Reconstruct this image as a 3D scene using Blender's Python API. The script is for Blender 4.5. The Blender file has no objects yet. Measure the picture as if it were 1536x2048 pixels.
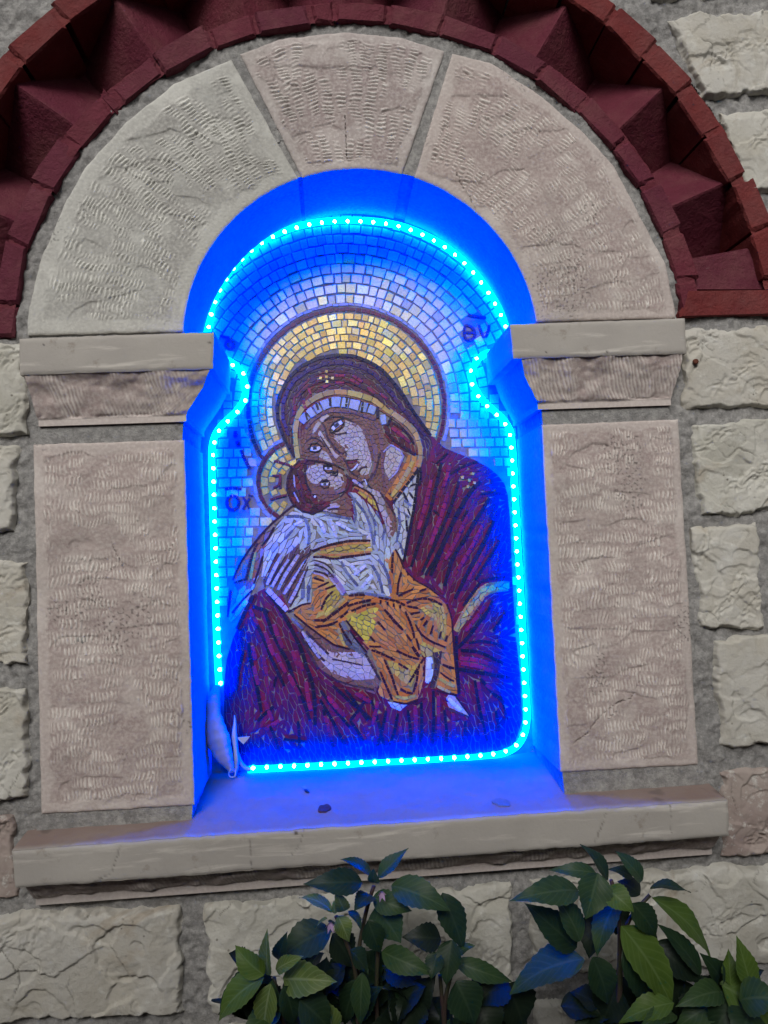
import bpy, bmesh, math, random
import numpy as np
from mathutils import Vector, Matrix

S = bpy.context.scene
COL = S.collection
rnd = random.Random(7)
NP = np.random.RandomState(11)

# ------------------------------------------------------------------ camera, sky, sun, exposure
YAW, PITCH, ROLL = np.radians([3.9973, 2.5998, -2.6132])
DIST, FPX, PW, PH = 0.86, 1539.0, 1536.0, 2048.0
def cam_axes():
    cy, sy, cp, sp = math.cos(YAW), math.sin(YAW), math.cos(PITCH), math.sin(PITCH)
    f = np.array([sy*cp, cy*cp, sp]); r = np.array([cy, -sy, 0.0]); u = np.cross(r, f)
    c, s = math.cos(ROLL), math.sin(ROLL)
    return c*r+s*u, -s*r+c*u, f
CR, CU, CF = cam_axes()
cam = bpy.data.cameras.new("camera")
cam.sensor_fit = 'VERTICAL'; cam.sensor_height = 36.0; cam.lens = 36.0*FPX/PH
cam.clip_start = 0.02; cam.clip_end = 200
cam_o = bpy.data.objects.new("camera", cam); COL.objects.link(cam_o)
cam_o.matrix_world = Matrix(((CR[0], CU[0], -CF[0], 0), (CR[1], CU[1], -CF[1], -DIST), (CR[2], CU[2], -CF[2], 0), (0, 0, 0, 1)))
S.camera = cam_o

SUN_EL, SUN_AZ = math.radians(35), math.radians(192)      # azimuth clockwise from +y (into the wall)
world = bpy.data.worlds.new("World"); S.world = world; world.use_nodes = True
wn = world.node_tree; wn.nodes.clear()
sky = wn.nodes.new("ShaderNodeTexSky"); sky.sky_type = 'NISHITA'; sky.sun_disc = False
sky.sun_elevation = SUN_EL; sky.sun_rotation = SUN_AZ
sky.air_density = 1.0; sky.dust_density = 3.0
hs = wn.nodes.new("ShaderNodeHueSaturation"); hs.inputs['Saturation'].default_value = 0.22
bg = wn.nodes.new("ShaderNodeBackground"); bg.inputs['Strength'].default_value = 0.05
wo = wn.nodes.new("ShaderNodeOutputWorld")
wn.links.new(sky.outputs[0], hs.inputs['Color']); wn.links.new(hs.outputs[0], bg.inputs[0]); wn.links.new(bg.outputs[0], wo.inputs[0])
sun = bpy.data.lights.new("sun", 'SUN'); sun.energy = 1.45; sun.angle = math.radians(24); sun.color = (1.0, 0.96, 0.92)
sun_o = bpy.data.objects.new("sun", sun); COL.objects.link(sun_o)
sd = Vector((math.sin(SUN_AZ)*math.cos(SUN_EL), math.cos(SUN_AZ)*math.cos(SUN_EL), math.sin(SUN_EL)))
sun_o.rotation_euler = sd.to_track_quat('Z', 'Y').to_euler(); sun_o.location = sd*5
S.view_settings.view_transform = 'Standard'; S.view_settings.look = 'None'
S.view_settings.gamma = 1.0; S.view_settings.use_curve_mapping = False
S.view_settings.exposure = 0.27
S.cycles.use_denoising = True
S.cycles.max_bounces = 8; S.cycles.diffuse_bounces = 4; S.cycles.glossy_bounces = 3
S.cycles.sample_clamp_indirect = 6.0

# ------------------------------------------------------------------ helpers
def P(px, py, Y=0.0):
    """where the ray through photo point (px,py) meets the vertical plane y=Y; arrays welcome"""
    px = np.asarray(px, float); py = np.asarray(py, float)
    a = (px-PW/2)/FPX; b = -(py-PH/2)/FPX
    d = a[..., None]*CR + b[..., None]*CU + CF
    t = (np.asarray(Y)+DIST)/d[..., 1]
    return d*t[..., None] + np.array([0, -DIST, 0])
def XZ(pts, Y=0.0):
    a = np.asarray(pts, float); return P(a[:, 0], a[:, 1], Y)[:, [0, 2]]

PERM = np.random.RandomState(5).permutation(4096)
ANG = np.random.RandomState(6).rand(4096)*2*np.pi
RV = np.random.RandomState(9).rand(4096, 4)
def hsh(ix, iy, seed):
    return PERM[(PERM[(ix + seed*131) % 4096] + iy) % 4096]
def perlin(x, y, seed=0):
    x = np.asarray(x, float); y = np.asarray(y, float)
    ix = np.floor(x).astype(int); iy = np.floor(y).astype(int); fx = x-ix; fy = y-iy
    u = fx*fx*fx*(fx*(fx*6-15)+10); v = fy*fy*fy*(fy*(fy*6-15)+10)
    def g(i, j):
        a = ANG[hsh(ix+i, iy+j, seed)]; return np.cos(a)*(fx-i)+np.sin(a)*(fy-j)
    return 1.5*((g(0, 0)*(1-u)+g(1, 0)*u)*(1-v)+(g(0, 1)*(1-u)+g(1, 1)*u)*v)
def fbm(x, y, seed=0, octv=4, gain=0.5):
    s = 0; a = 1.0; f = 1.0
    for k in range(octv):
        s = s+a*perlin(x*f+13.7*k, y*f-7.3*k, seed+k); a *= gain; f *= 2.03
    return s
def worley(x, y, seed=0):
    x = np.asarray(x, float); y = np.asarray(y, float)
    ix = np.floor(x).astype(int); iy = np.floor(y).astype(int)
    f1 = np.full(x.shape, 9.0); f2 = np.full(x.shape, 9.0); idn = np.zeros(x.shape, int); cx = np.zeros(x.shape); cy = np.zeros(x.shape)
    for i in (-1, 0, 1):
        for j in (-1, 0, 1):
            h = hsh(ix+i, iy+j, seed); px = ix+i+RV[h, 0]; py = iy+j+RV[h, 1]
            d = np.hypot(x-px, y-py); m = d < f1
            f2 = np.where(m, f1, np.minimum(f2, d)); idn = np.where(m, h, idn); cx = np.where(m, px, cx); cy = np.where(m, py, cy); f1 = np.where(m, d, f1)
    return f1, f2, idn, x-cx, y-cy
def sstep(a, b, x):
    t = np.clip((x-a)/(b-a), 0, 1); return t*t*(3-2*t)
def resample(pts, n):
    pts = np.asarray(pts, float); d = np.r_[0, np.cumsum(np.hypot(*np.diff(pts, axis=0).T))]
    t = np.linspace(0, d[-1], n); return np.c_[np.interp(t, d, pts[:, 0]), np.interp(t, d, pts[:, 1])]
def length(pts):
    return float(np.sum(np.hypot(*np.diff(np.asarray(pts, float), axis=0).T)))

ORG = {}
def org(o): return ORG.get(o.name, (0, 0, 0)) if o is not None else (0, 0, 0)
def build(name, V, F, mat, parent=None, smooth=False, attrs=None, tri=None):
    """one mesh object from world-space points; F an (n,4) array of quads or a list of faces"""
    V = np.asarray(V, float).reshape(-1, 3)-np.array(org(parent))
    me = bpy.data.meshes.new(name)
    if isinstance(F, np.ndarray):
        me.vertices.add(len(V)); me.vertices.foreach_set("co", V.astype(np.float32).ravel())
        k = F.shape[1]
        me.loops.add(F.size); me.loops.foreach_set("vertex_index", F.astype(np.int32).ravel())
        me.polygons.add(len(F)); me.polygons.foreach_set("loop_start", (np.arange(len(F))*k).astype(np.int32))
        me.update(calc_edges=True)
    else:
        me.from_pydata([tuple(v) for v in V], [], F)
    if smooth: me.polygons.foreach_set("use_smooth", np.ones(len(me.polygons), bool))
    for k, a in (attrs or {}).items():
        a = np.asarray(a, np.float32)
        if a.ndim == 2:
            if a.shape[1] == 3: a = np.c_[a, np.ones(len(a), np.float32)]
            t = me.attributes.new(k, 'FLOAT_COLOR', 'POINT'); t.data.foreach_set("color", a.astype(np.float32).ravel())
        else:
            t = me.attributes.new(k, 'FLOAT', 'POINT'); t.data.foreach_set("value", a)
    me.validate(); me.update()
    me.materials.append(mat)
    o = bpy.data.objects.new(name, me); COL.objects.link(o)
    if parent is not None:
        o.parent = parent; ORG[o.name] = org(parent)
    return o
def thing(name, label, cat, loc=(0, 0, 0), group=None):
    o = bpy.data.objects.new(name, None); COL.objects.link(o); o.empty_display_size = 0.02
    o.location = loc; o['label'] = label; o['category'] = cat
    if group: o['group'] = group
    ORG[o.name] = tuple(loc); return o

class Shader:
    def __init__(s, name, rough=0.8, spec=0.3):
        s.m = bpy.data.materials.new(name); s.m.use_nodes = True; s.t = s.m.node_tree
        s.b = s.t.nodes['Principled BSDF']; s.b.inputs['Roughness'].default_value = rough; s.b.inputs['Specular IOR Level'].default_value = spec
    def n(s, kind, **kw):
        x = s.t.nodes.new(kind)
        for k, v in kw.items():
            if hasattr(x, k): setattr(x, k, v)
            else: x.inputs[k].default_value = v
        return x
    def l(s, a, b): s.t.links.new(a, b); return b.node
    def pos(s): return s.n('ShaderNodeTexCoord').outputs['Object']
    def noise(s, scale, detail=4, rough=0.55, vec=None, dist=0.0):
        x = s.n('ShaderNodeTexNoise'); x.inputs['Scale'].default_value = scale; x.inputs['Detail'].default_value = detail
        x.inputs['Roughness'].default_value = rough; x.inputs['Distortion'].default_value = dist
        s.l(vec or s.pos(), x.inputs['Vector']); return x.outputs['Fac']
    def ramp(s, fac, a, b, ca=(0, 0, 0), cb=(1, 1, 1)):
        r = s.n('ShaderNodeValToRGB'); e = r.color_ramp.elements
        e[0].position = a; e[1].position = b; e[0].color = (*ca, 1); e[1].color = (*cb, 1)
        s.l(fac, r.inputs[0]); return r.outputs[0]
    def mix(s, fac, a, b, mode='MIX'):
        x = s.n('ShaderNodeMix', data_type='RGBA', blend_type=mode)
        for i, v in ((0, fac), (6, a), (7, b)):
            if hasattr(v, 'is_linked') or hasattr(v, 'links'): s.l(v, x.inputs[i])
            elif isinstance(v, (int, float)): x.inputs[i].default_value = v
            else: x.inputs[i].default_value = (*v[:3], 1)
        return x.outputs[2]
    def attr(s, name, out='Fac'):
        x = s.n('ShaderNodeAttribute'); x.attribute_name = name; return x.outputs[out]
    def math(s, op, a, b=0.0):
        x = s.n('ShaderNodeMath', operation=op)
        for i, v in ((0, a), (1, b)):
            if hasattr(v, 'links'): s.l(v, x.inputs[i])
            else: x.inputs[i].default_value = v
        return x.outputs[0]
    def color(s, c): s.l(c, s.b.inputs['Base Color'])
    def bump(s, h, strength=0.3, dist=0.001):
        x = s.n('ShaderNodeBump'); x.inputs['Strength'].default_value = strength; x.inputs['Distance'].default_value = dist
        s.l(h, x.inputs['Height']); s.l(x.outputs[0], s.b.inputs['Normal'])
    def rand(s): return s.n('ShaderNodeObjectInfo').outputs['Random']

def m_tooled(name, base, base2, pale):
    s = Shader(name, 0.85, 0.25)
    v = s.mix(s.ramp(s.noise(22, 5), .35, .68), base, base2)
    v = s.mix(s.ramp(s.noise(260, 3), .42, .75), v, s.mix(.5, base, pale))
    v = s.mix(s.attr('tone'), v, pale)
    v = s.mix(s.ramp(s.noise(7, 6, .65, dist=.6), .5, .72), v, s.mix(.35, v, (.30, .29, .26)))
    v = s.mix(s.attr('dirt'), v, (.07, .065, .06))
    s.color(v); s.bump(s.noise(700, 4), .35, .0006); return s.m
PINK = m_tooled('pink_tooled_limestone', (.375, .30, .285), (.45, .375, .35), (.76, .71, .66))
GREY = m_tooled('grey_tooled_limestone', (.33, .32, .30), (.45, .45, .42), (.78, .78, .72))
MAUVE = m_tooled('mauve_tooled_limestone', (.33, .265, .26), (.39, .33, .31), (.76, .72, .68))
def m_sawn():
    s = Shader('sawn_limestone', 0.8, 0.3)
    mp = s.n('ShaderNodeMapping'); mp.inputs['Scale'].default_value = (7, 20, 60); mp.inputs['Rotation'].default_value = (0, .18, 0)
    s.l(s.pos(), mp.inputs[0])
    v = s.mix(s.ramp(s.noise(9, 5), .35, .7), (.40, .375, .345), (.47, .445, .405))
    v = s.mix(s.ramp(s.noise(1.6, 5, .6, mp.outputs[0], .4), .56, .70), v, (.60, .57, .52))
    v = s.mix(s.ramp(s.noise(30, 6, .7), .60, .75), v, (.27, .23, .19))
    v = s.mix(s.math('MULTIPLY', s.attr('tone'), s.ramp(s.noise(24, 7, .7), .15, .62, (.72, .72, .72))), v, (.27, .20, .175))
    v = s.mix(s.attr('dirt'), v, (.07, .06, .055))
    s.color(v); s.bump(s.noise(300, 8, .7), .4, .0012); return s.m
SAWN = m_sawn()
def m_rough():
    s = Shader('quarry_faced_limestone', 0.9, 0.2)
    r = s.rand()
    a = s.mix(r, (.48, .47, .41), (.54, .51, .44)); b = s.mix(r, (.64, .63, .57), (.57, .56, .52))
    v = s.mix(s.ramp(s.noise(16, 6, .6, dist=.5), .38, .66), a, b)
    v = s.mix(s.ramp(s.noise(55, 6, .7), .56, .74), v, (.68, .68, .63))
    v = s.mix(s.ramp(s.noise(11, 5, .7, dist=1.2), .58, .76), v, (.36, .33, .265))
    v = s.mix(s.math('MULTIPLY', s.ramp(s.noise(6, 6, .7, dist=1.5), .58, .68), .5), v, (.36, .27, .17))
    vor = s.n('ShaderNodeTexVoronoi'); vor.inputs['Scale'].default_value = 90; s.l(s.pos(), vor.inputs['Vector'])
    pit = s.math('MULTIPLY', s.ramp(vor.outputs['Distance'], .06, .16, (1, 1, 1), (0, 0, 0)), s.ramp(s.noise(20), .55, .68))
    v = s.mix(pit, v, (.13, .115, .09))
    v = s.mix(s.attr('dirt'), v, (.16, .15, .125))
    s.color(v); s.bump(s.noise(170, 8, .7), .7, .0022); return s.m
ROUGH = m_rough()
def m_rough_pink():
    s = Shader('pink_quarry_stone', 0.9, 0.2)
    v = s.mix(s.ramp(s.noise(14, 6, .6), .38, .66), (.34, .27, .245), (.44, .38, .34))
    v = s.mix(s.ramp(s.noise(70, 6, .7), .55, .66), v, (.62, .60, .56))
    v = s.mix(s.attr('dirt'), v, (.14, .12, .11))
    s.color(v); s.bump(s.noise(240, 6, .65), .5, .0016); return s.m
ROUGH_PINK = m_rough_pink()
def m_mortar():
    s = Shader('grey_lime_mortar', 0.95, 0.15)
    v = s.mix(s.ramp(s.noise(9, 6, .6), .35, .68), (.37, .365, .355), (.48, .47, .45))
    v = s.mix(s.ramp(s.noise(140, 5, .7), .40, .68), s.mix(.55, v, (.10, .10, .10)), v)
    v = s.mix(s.ramp(s.noise(420, 3, .6), .62, .74), v, (.46, .45, .42))
    vor = s.n('ShaderNodeTexVoronoi'); vor.inputs['Scale'].default_value = 170; s.l(s.pos(), vor.inputs['Vector'])
    pit = s.math('MULTIPLY', s.ramp(vor.outputs['Distance'], .10, .26, (1, 1, 1), (0, 0, 0)), s.ramp(s.noise(28, 6, .7), .60, .72))
    v = s.mix(s.ramp(s.noise(60, 8, .75), .56, .70), v, (.17, .165, .16))
    v = s.mix(pit, v, (.075, .075, .075))
    s.color(v)
    h = s.math('SUBTRACT', s.math('ADD', s.noise(180, 8, .7), s.math('MULTIPLY', s.noise(700, 3), .3)), s.math('MULTIPLY', pit, .9))
    s.bump(h, .9, .0025); return s.m
MORTAR = m_mortar()
def m_brick(name, c1, c2):
    s = Shader(name, 0.72, 0.25)
    v = s.mix(s.rand(), c1, c2)
    v = s.mix(s.ramp(s.noise(40, 5), .35, .7), v, s.mix(.4, v, (.08, .012, .02)))
    v = s.mix(s.ramp(s.noise(14, 6, .7), .45, .75), v, s.mix(.5, v, (.22, .09, .085)))
    v = s.mix(s.ramp(s.noise(120, 6, .8), .66, .72), v, (.32, .25, .23))
    v = s.mix(s.attr('dirt'), v, (.03, .01, .014))
    s.color(v); s.bump(s.math('ADD', s.noise(320, 5, .6), s.math('MULTIPLY', s.noise(50, 6, .65), 2.4)), .7, .0026); return s.m
BRICK = m_brick('painted_brick_blue_glow', (.125, .021, .042), (.150, .024, .040))  # purplish tone puts the blue glow of the niche into the paint
RED = m_brick('painted_brick_warm_lit', (.16, .025, .025), (.19, .030, .028))  # redder copy of the paint, with warm direct light put into its colour
def m_plain(name, c, rough=.7, c2=None, scale=60, spec=.3, bump=0):
    s = Shader(name, rough, spec)
    s.color(s.mix(s.ramp(s.noise(scale, 4), .35, .7), c, c2 or tuple(.75*x for x in c)))
    if bump: s.bump(s.noise(scale*3, 5), bump, .001)
    return s.m
SOIL = m_plain('dark_planting_soil', (.055, .042, .03), .95, (.09, .07, .05), 25, .1, .8)
# ------------------------------------------------------------------ stone builders
def wob(pts, amp, scale, seed, step=.004):
    """resample an edge and roughen it sideways"""
    n = max(2, int(length(pts)/step)+1); q = resample(pts, n)
    d = np.gradient(q, axis=0); d /= np.maximum(np.hypot(d[:, 0], d[:, 1]), 1e-9)[:, None]
    w = amp*fbm(q[:, 0]*scale+seed*3.1, q[:, 1]*scale, seed, 3)
    t = np.linspace(0, 1, n); w = w*np.minimum(1, np.minimum(t, 1-t)*8+.25)
    w[0] = w[-1] = 0
    return q+np.c_[-d[:, 1], d[:, 0]]*w[:, None]
def coons(top, right, bottom, left, res):
    nu = max(3, int(max(length(top), length(bottom))/res)+1); nv = max(3, int(max(length(left), length(right))/res)+1)
    T, B, L, R = resample(top, nu), resample(bottom, nu), resample(left, nv), resample(right, nv)
    u = np.linspace(0, 1, nu)[None, :, None]; v = np.linspace(0, 1, nv)[:, None, None]
    G = (1-v)*T[None]+v*B[None]+(1-u)*L[:, None]+u*R[:, None]
    G -= (1-u)*(1-v)*T[0]+u*(1-v)*T[-1]+(1-u)*v*B[0]+u*v*B[-1]
    W = (1-v[..., 0])*length(top)+v[..., 0]*length(bottom); H = (1-u[..., 0])*length(left)+u[..., 0]*length(right)
    E = np.minimum(np.minimum(u[..., 0]*W, (1-u[..., 0])*W), np.minimum(v[..., 0]*H, (1-v[..., 0])*H))
    return G, E
def slab(name, edges, y0, y1, hfun, mat, parent, res):
    """front face a dense height field inside four edges, sides running back to y1"""
    G, E = coons(*edges, res); nv, nu = G.shape[:2]
    X, Z = G[..., 0], G[..., 1]
    h, tone, dirt = hfun(X, Z, E)
    Y = y0-h
    V = np.c_[X.ravel(), Y.ravel(), Z.ravel()]
    I = np.arange(nv*nu).reshape(nv, nu)
    F = np.c_[I[:-1, :-1].ravel(), I[1:, :-1].ravel(), I[1:, 1:].ravel(), I[:-1, 1:].ravel()]
    ring = np.r_[I[0, :-1], I[:-1, -1], I[-1, :0:-1], I[:0:-1, 0]]
    n0 = len(V); A = V[ring]; Bk = A.copy(); Bk[:, 1] = y1
    V = np.r_[V, A, Bk]; m = len(ring); i = np.arange(m); j = (i+1) % m
    F = np.r_[F, np.c_[n0+i, n0+j, n0+m+j, n0+m+i]]
    z = np.zeros(2*m)
    return build(name, V, F, mat, parent, True, dict(tone=np.r_[np.broadcast_to(tone, X.shape).ravel(), z], dirt=np.r_[np.broadcast_to(dirt, X.shape).ravel(), z]))
def quad_edges(c, amp, scale, seed):
    """c: tl,tr,br,bl in (x,z)"""
    tl, tr, br, bl = [np.asarray(p, float) for p in c]
    return (wob([tl, tr], amp, scale, seed), wob([tr, br], amp, scale, seed+1), wob([bl, br], amp, scale, seed+2), wob([tl, bl], amp, scale, seed+3))
def crack_field(X, Z, lines, w=.0011):
    d = np.full(X.shape, 9.0)
    for L in lines:
        L = np.asarray(L, float)
        for a, b in zip(L[:-1], L[1:]):
            ab = b-a; t = np.clip(((X-a[0])*ab[0]+(Z-a[1])*ab[1])/max(ab@ab, 1e-12), 0, 1)
            d = np.minimum(d, np.hypot(X-a[0]-t*ab[0]+.0012*perlin(X*220, Z*220, 3), Z-a[1]-t*ab[1]+.0012*perlin(X*220, Z*220, 8)))
    n = sstep(-.25, .35, fbm(X*130, Z*130, 5, 2)); return (1-sstep(w*.3, w, d))*(.55+.45*n)

def tooled(seed, frame, margin, period=.0043, row=.0125, boss=.0016, cracks=(), lips=True):
    """chisel-dressed face: smooth drafted margin round a field of short rows of strokes. frame(X,Z)->(across strokes, along strokes)"""
    def f(X, Z, E):
        a, b = frame(X, Z)
        a = a+.0024*perlin(X*60, Z*60, seed)+.004*perlin(X*14, Z*14, seed+1)
        b = b+.006*perlin(X*18, Z*18, seed+2)+.002*perlin(X*60, Z*60, seed+3)
        blk = np.floor(a/.034+.5*perlin(X*30, Z*30, seed+21)).astype(int)     # chisel batches: each a few strokes wide, out of step with the next
        b = b+(RV[hsh(blk, blk*0+3, seed % 50), 0]-.5)*row*1.6
        rw = row*(.85+.5*RV[hsh(blk, blk*0+7, seed % 50), 1])
        r = b/rw; i = np.floor(r).astype(int)+37*blk; fr = r-np.floor(r)
        ph = RV[hsh(i, i*0+seed, 4), 1]*6.28
        per = period*(1+.25*perlin(X*25, Z*25, seed+5))
        st = .5+.5*np.cos(2*np.pi*a/period+ph+1.5*perlin(X*40, Z*40, seed+6))
        st = sstep(.36, .68, st)
        env = sstep(.03, .16, fr)*(1-sstep(.62, .92, fr+.15*perlin(X*90, Z*90, seed+7)))
        patch = sstep(-.45, .12, fbm(X*24, Z*24, seed+8, 3))*(.6+.4*sstep(-.3, .3, perlin(X*55, Z*55, seed+19)))
        inside = sstep(margin*.75, margin*1.2, E+.004*fbm(X*45, Z*45, seed+9, 2))
        s = st*env*patch*inside
        scal = np.abs(fbm(X*34, Z*34, seed+12, 3)); 
        h = boss*inside*(.35+1.1*fbm(X*13, Z*13, seed+10, 4))+.0013*s-.0008*env*inside*(1-st)*patch
        if lips:                                             # shallow flake scars whose upper rim casts a lip
            f1, f2, idn, dx, dz = worley(X*26+.4*perlin(X*40, Z*40, seed+14), Z*38, seed+13)
            on = (RV[idn, 3] > .62)
            h = h+inside*np.where(on, .0013*(dz+.3)*sstep(.0, .15, f2-f1)*-1, 0)
        h = h+.00025*fbm(X*300, Z*300, seed+11, 2)
        rounded = .0016*np.exp(-E/.0013)
        ck = crack_field(X, Z, cracks, .0008) if len(cracks) else 0*X
        pits = .6*sstep(.30, .44, perlin(X*330, Z*330, seed+17))*sstep(.45, .7, fbm(X*11, Z*9, seed+18, 3))
        tone = 1.15*s*(.8+.45*perlin(X*120, Z*120, seed+15))+.30*(1-inside)+.25*sstep(.25, .6, fbm(X*20, Z*20, seed+16, 3))
        return h-rounded-.0025*ck, np.clip(tone, 0, 1), np.clip(.75*ck+pits, 0, 1)
    return f
def rough_face(seed, amp=.009):
    """split quarry face: flat planes meeting in arrises, with curved flake scars struck into them"""
    def f(X, Z, E):
        R = np.random.RandomState(seed); cx, cz = X.mean(), Z.mean(); w, hgt = np.ptp(X)/2, np.ptp(Z)/2
        wx = X+.0035*fbm(X*45, Z*45, seed+20, 3); wz = Z+.0035*fbm(X*45, Z*45, seed+23, 3)
        h = amp*(.75+R.uniform(-.1, .25)*(wx-cx)/w+R.uniform(-.15, .35)*(wz-cz)/hgt)
        for k in range(7):                                    # bevel planes round the rim and across the face
            t = R.uniform(0, 2*np.pi); dx, dz = math.cos(t), math.sin(t); reach = abs(dx)*w+abs(dz)*hgt
            s = R.uniform(.10, .55); d = R.uniform(.002, .40)*min(w, hgt)
            h = np.minimum(h, s*(reach-d-((wx-cx)*dx+(wz-cz)*dz))+amp*R.uniform(-.25, .25)+.004)
        f1, f2, idn, dx, dz = worley(wx*15+seed*.37, wz*19, seed+1)      # plates of differing level and tilt
        h = h+amp*.26*((RV[idn, 0]-.5)*1.4+dx*(RV[idn, 1]-.5)*2.2+dz*(RV[idn, 2]-.5)*2.6)
        n = int(8+1500*w*hgt)
        for k in range(n):                                    # flake scars: steep curved rim, run out on the far side
            px, pz = cx+R.uniform(-1, 1)*w, cz+R.uniform(-1, 1)*hgt; r = R.uniform(.008, .036); t = R.uniform(0, 2*np.pi) if R.rand() < .5 else R.normal(-1.57, .6)
            ux, uz = (wx-px), (wz-pz)*R.uniform(.8, 1.7); d = np.hypot(ux, uz)/r; a = (ux*math.cos(t)+uz*math.sin(t))/r
            h = h-R.uniform(.0010, .0040)*(amp/.009)**.5*sstep(1, .94, d)*np.clip(.40-.60*a, 0, 1)
        for k in range(3):                                    # a torn seam of small chips
            px, pz, t = cx+R.uniform(-.8, .8)*w, cz+R.uniform(-.8, .8)*hgt, R.uniform(.4, 1.5)
            u_ = (wx-px)*math.cos(t)+(wz-pz)*math.sin(t); v_ = -(wx-px)*math.sin(t)+(wz-pz)*math.cos(t)
            m = sstep(.045, .02, np.abs(u_))*sstep(.012, .003, np.abs(v_)); h = h-m*.0022*sstep(-.1, .3, perlin(u_*140, v_*380, seed+31+k))
        h = h+amp*.045*fbm(X*34, Z*34, seed+5, 3)+.00045*fbm(X*130, Z*130, seed+3, 4)*(.4+.6*sstep(-.2, .4, perlin(X*20, Z*20, seed+6)))
        edge = sstep(0, .0040, E+.0030*fbm(X*62, Z*62, seed+7, 4)+.0008)
        ck = np.abs(perlin(wx*17, wz*11, seed+9)); dirt = .75*sstep(.020, .005, ck)*sstep(.12, .45, perlin(X*15, Z*15, seed+10))
        ck = np.abs(perlin(wx*26+5, wz*40, seed+12)); dirt = np.maximum(dirt, .5*sstep(.03, .008, ck)*sstep(.2, .5, perlin(X*22, Z*22, seed+13)))
        return np.maximum(h+.0015, -.002)*edge-.004*(1-edge)-.0014*dirt, 0*X, dirt*edge
    return f

# ------------------------------------------------------------------ ground
def ground():
    """planting bed at the foot of the wall; in front an unseen bank is added to shade the lower wall"""
    n = 60; X, Y = np.meshgrid(np.linspace(-30, 30, n), np.r_[np.linspace(-30, -4, 30), np.linspace(-3.8, 1, 60), np.linspace(2, 30, 20)])
    Z = -.86+.02*fbm(X*3, Y*3, 2, 3)+sstep(-1.5, -2.3, Y)*1.85+sstep(-2.3, -9, Y)*.4+.05*fbm(X*1.3, Y*1.3, 4, 2)*sstep(-1.4, -2.4, Y)  # the steep rise is an added, unseen blocker of low front light
    m = len(Y); I = np.arange(m*n).reshape(m, n)
    F = np.c_[I[:-1, :-1].ravel(), I[:-1, 1:].ravel(), I[1:, 1:].ravel(), I[1:, :-1].ravel()]
    o = build('ground', np.c_[X.ravel(), Y.ravel(), Z.ravel()], F, SOIL, None, True); o['kind'] = 'structure'
ground()

# ------------------------------------------------------------------ the stone wall: mortar sheet and quarry-faced stones
DEP = 0.1229                      # depth of the niche
C0 = np.array([.0455, .2325])     # centre of the arch
SPR = .244                        # springing line (top of the imposts)
def rin(t):                       # inner radius of the brick arch by angle in degrees
    return .3745+.0095*float(sstep(100, 165, np.array(t)))
BT = .0245
ROUT = lambda t: .4775+.0100*float(sstep(60, 135, np.array(t)))
wall = thing('stone_wall', 'rough pale stone wall with wide grey mortar joints around the blue lit niche', 'wall', (.05, .02, -.86))

def mortar_sheet():
    ext = lambda a, b: np.concatenate([np.arange(a-.9, a, .03), np.arange(a, b, .0024), np.arange(b, b+.9, .03)])
    xs = ext(-.50, .68); zs = np.concatenate([np.arange(-.88, -.70, .01), np.arange(-.70, .78, .0024), np.arange(.78, 1.4, .03)])
    X, Z = np.meshgrid(xs, zs)
    Y = np.maximum(.0035, .0055-.0045*fbm(X*16, Z*16, 31, 3))-.0018*fbm(X*75, Z*75, 35, 3)-.0011*fbm(X*230, Z*230, 36, 2)
    f1, f2, a, b, c = worley(X*70, Z*70, 44); Y += .0022*sstep(.30, .12, f1)*sstep(.0, .4, fbm(X*18, Z*18, 45, 2))
    nv, nu = X.shape; I = np.arange(nv*nu).reshape(nv, nu)
    F = np.c_[I[:-1, :-1].ravel(), I[:-1, 1:].ravel(), I[1:, 1:].ravel(), I[1:, :-1].ravel()]
    xc, zc = ((xs[:-1]+xs[1:])/2)[None, :], ((zs[:-1]+zs[1:])/2)[:, None]
    dx, dz = xc-C0[0], zc-C0[1]; r = np.hypot(dx, dz)
    opening = ((xc > -.19) & (xc < .28) & (zc > -.30) & (zc < SPR)) | ((r < .25) & (zc >= SPR-.01))
    ring = (r > .39) & (r < .506) & (zc > SPR+.004) & ~((xc > .40) & (zc < .255))
    ok = ~(opening | ring)
    build('mortar', np.c_[X.ravel(), Y.ravel(), Z.ravel()], F[ok.ravel()], MORTAR, wall, True)
mortar_sheet()
def core():      # the masonry behind the facing stones
    V = [(x, y, z) for y in (.150, .30) for x, z in ((-1.36, -.9), (1.52, -.9), (1.52, 1.36), (-1.36, 1.36))]
    build('masonry_core', V, [(0, 1, 2, 3), (7, 6, 5, 4), (0, 4, 5, 1), (1, 5, 6, 2), (2, 6, 7, 3), (3, 7, 4, 0)], MORTAR, wall)
core()
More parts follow.
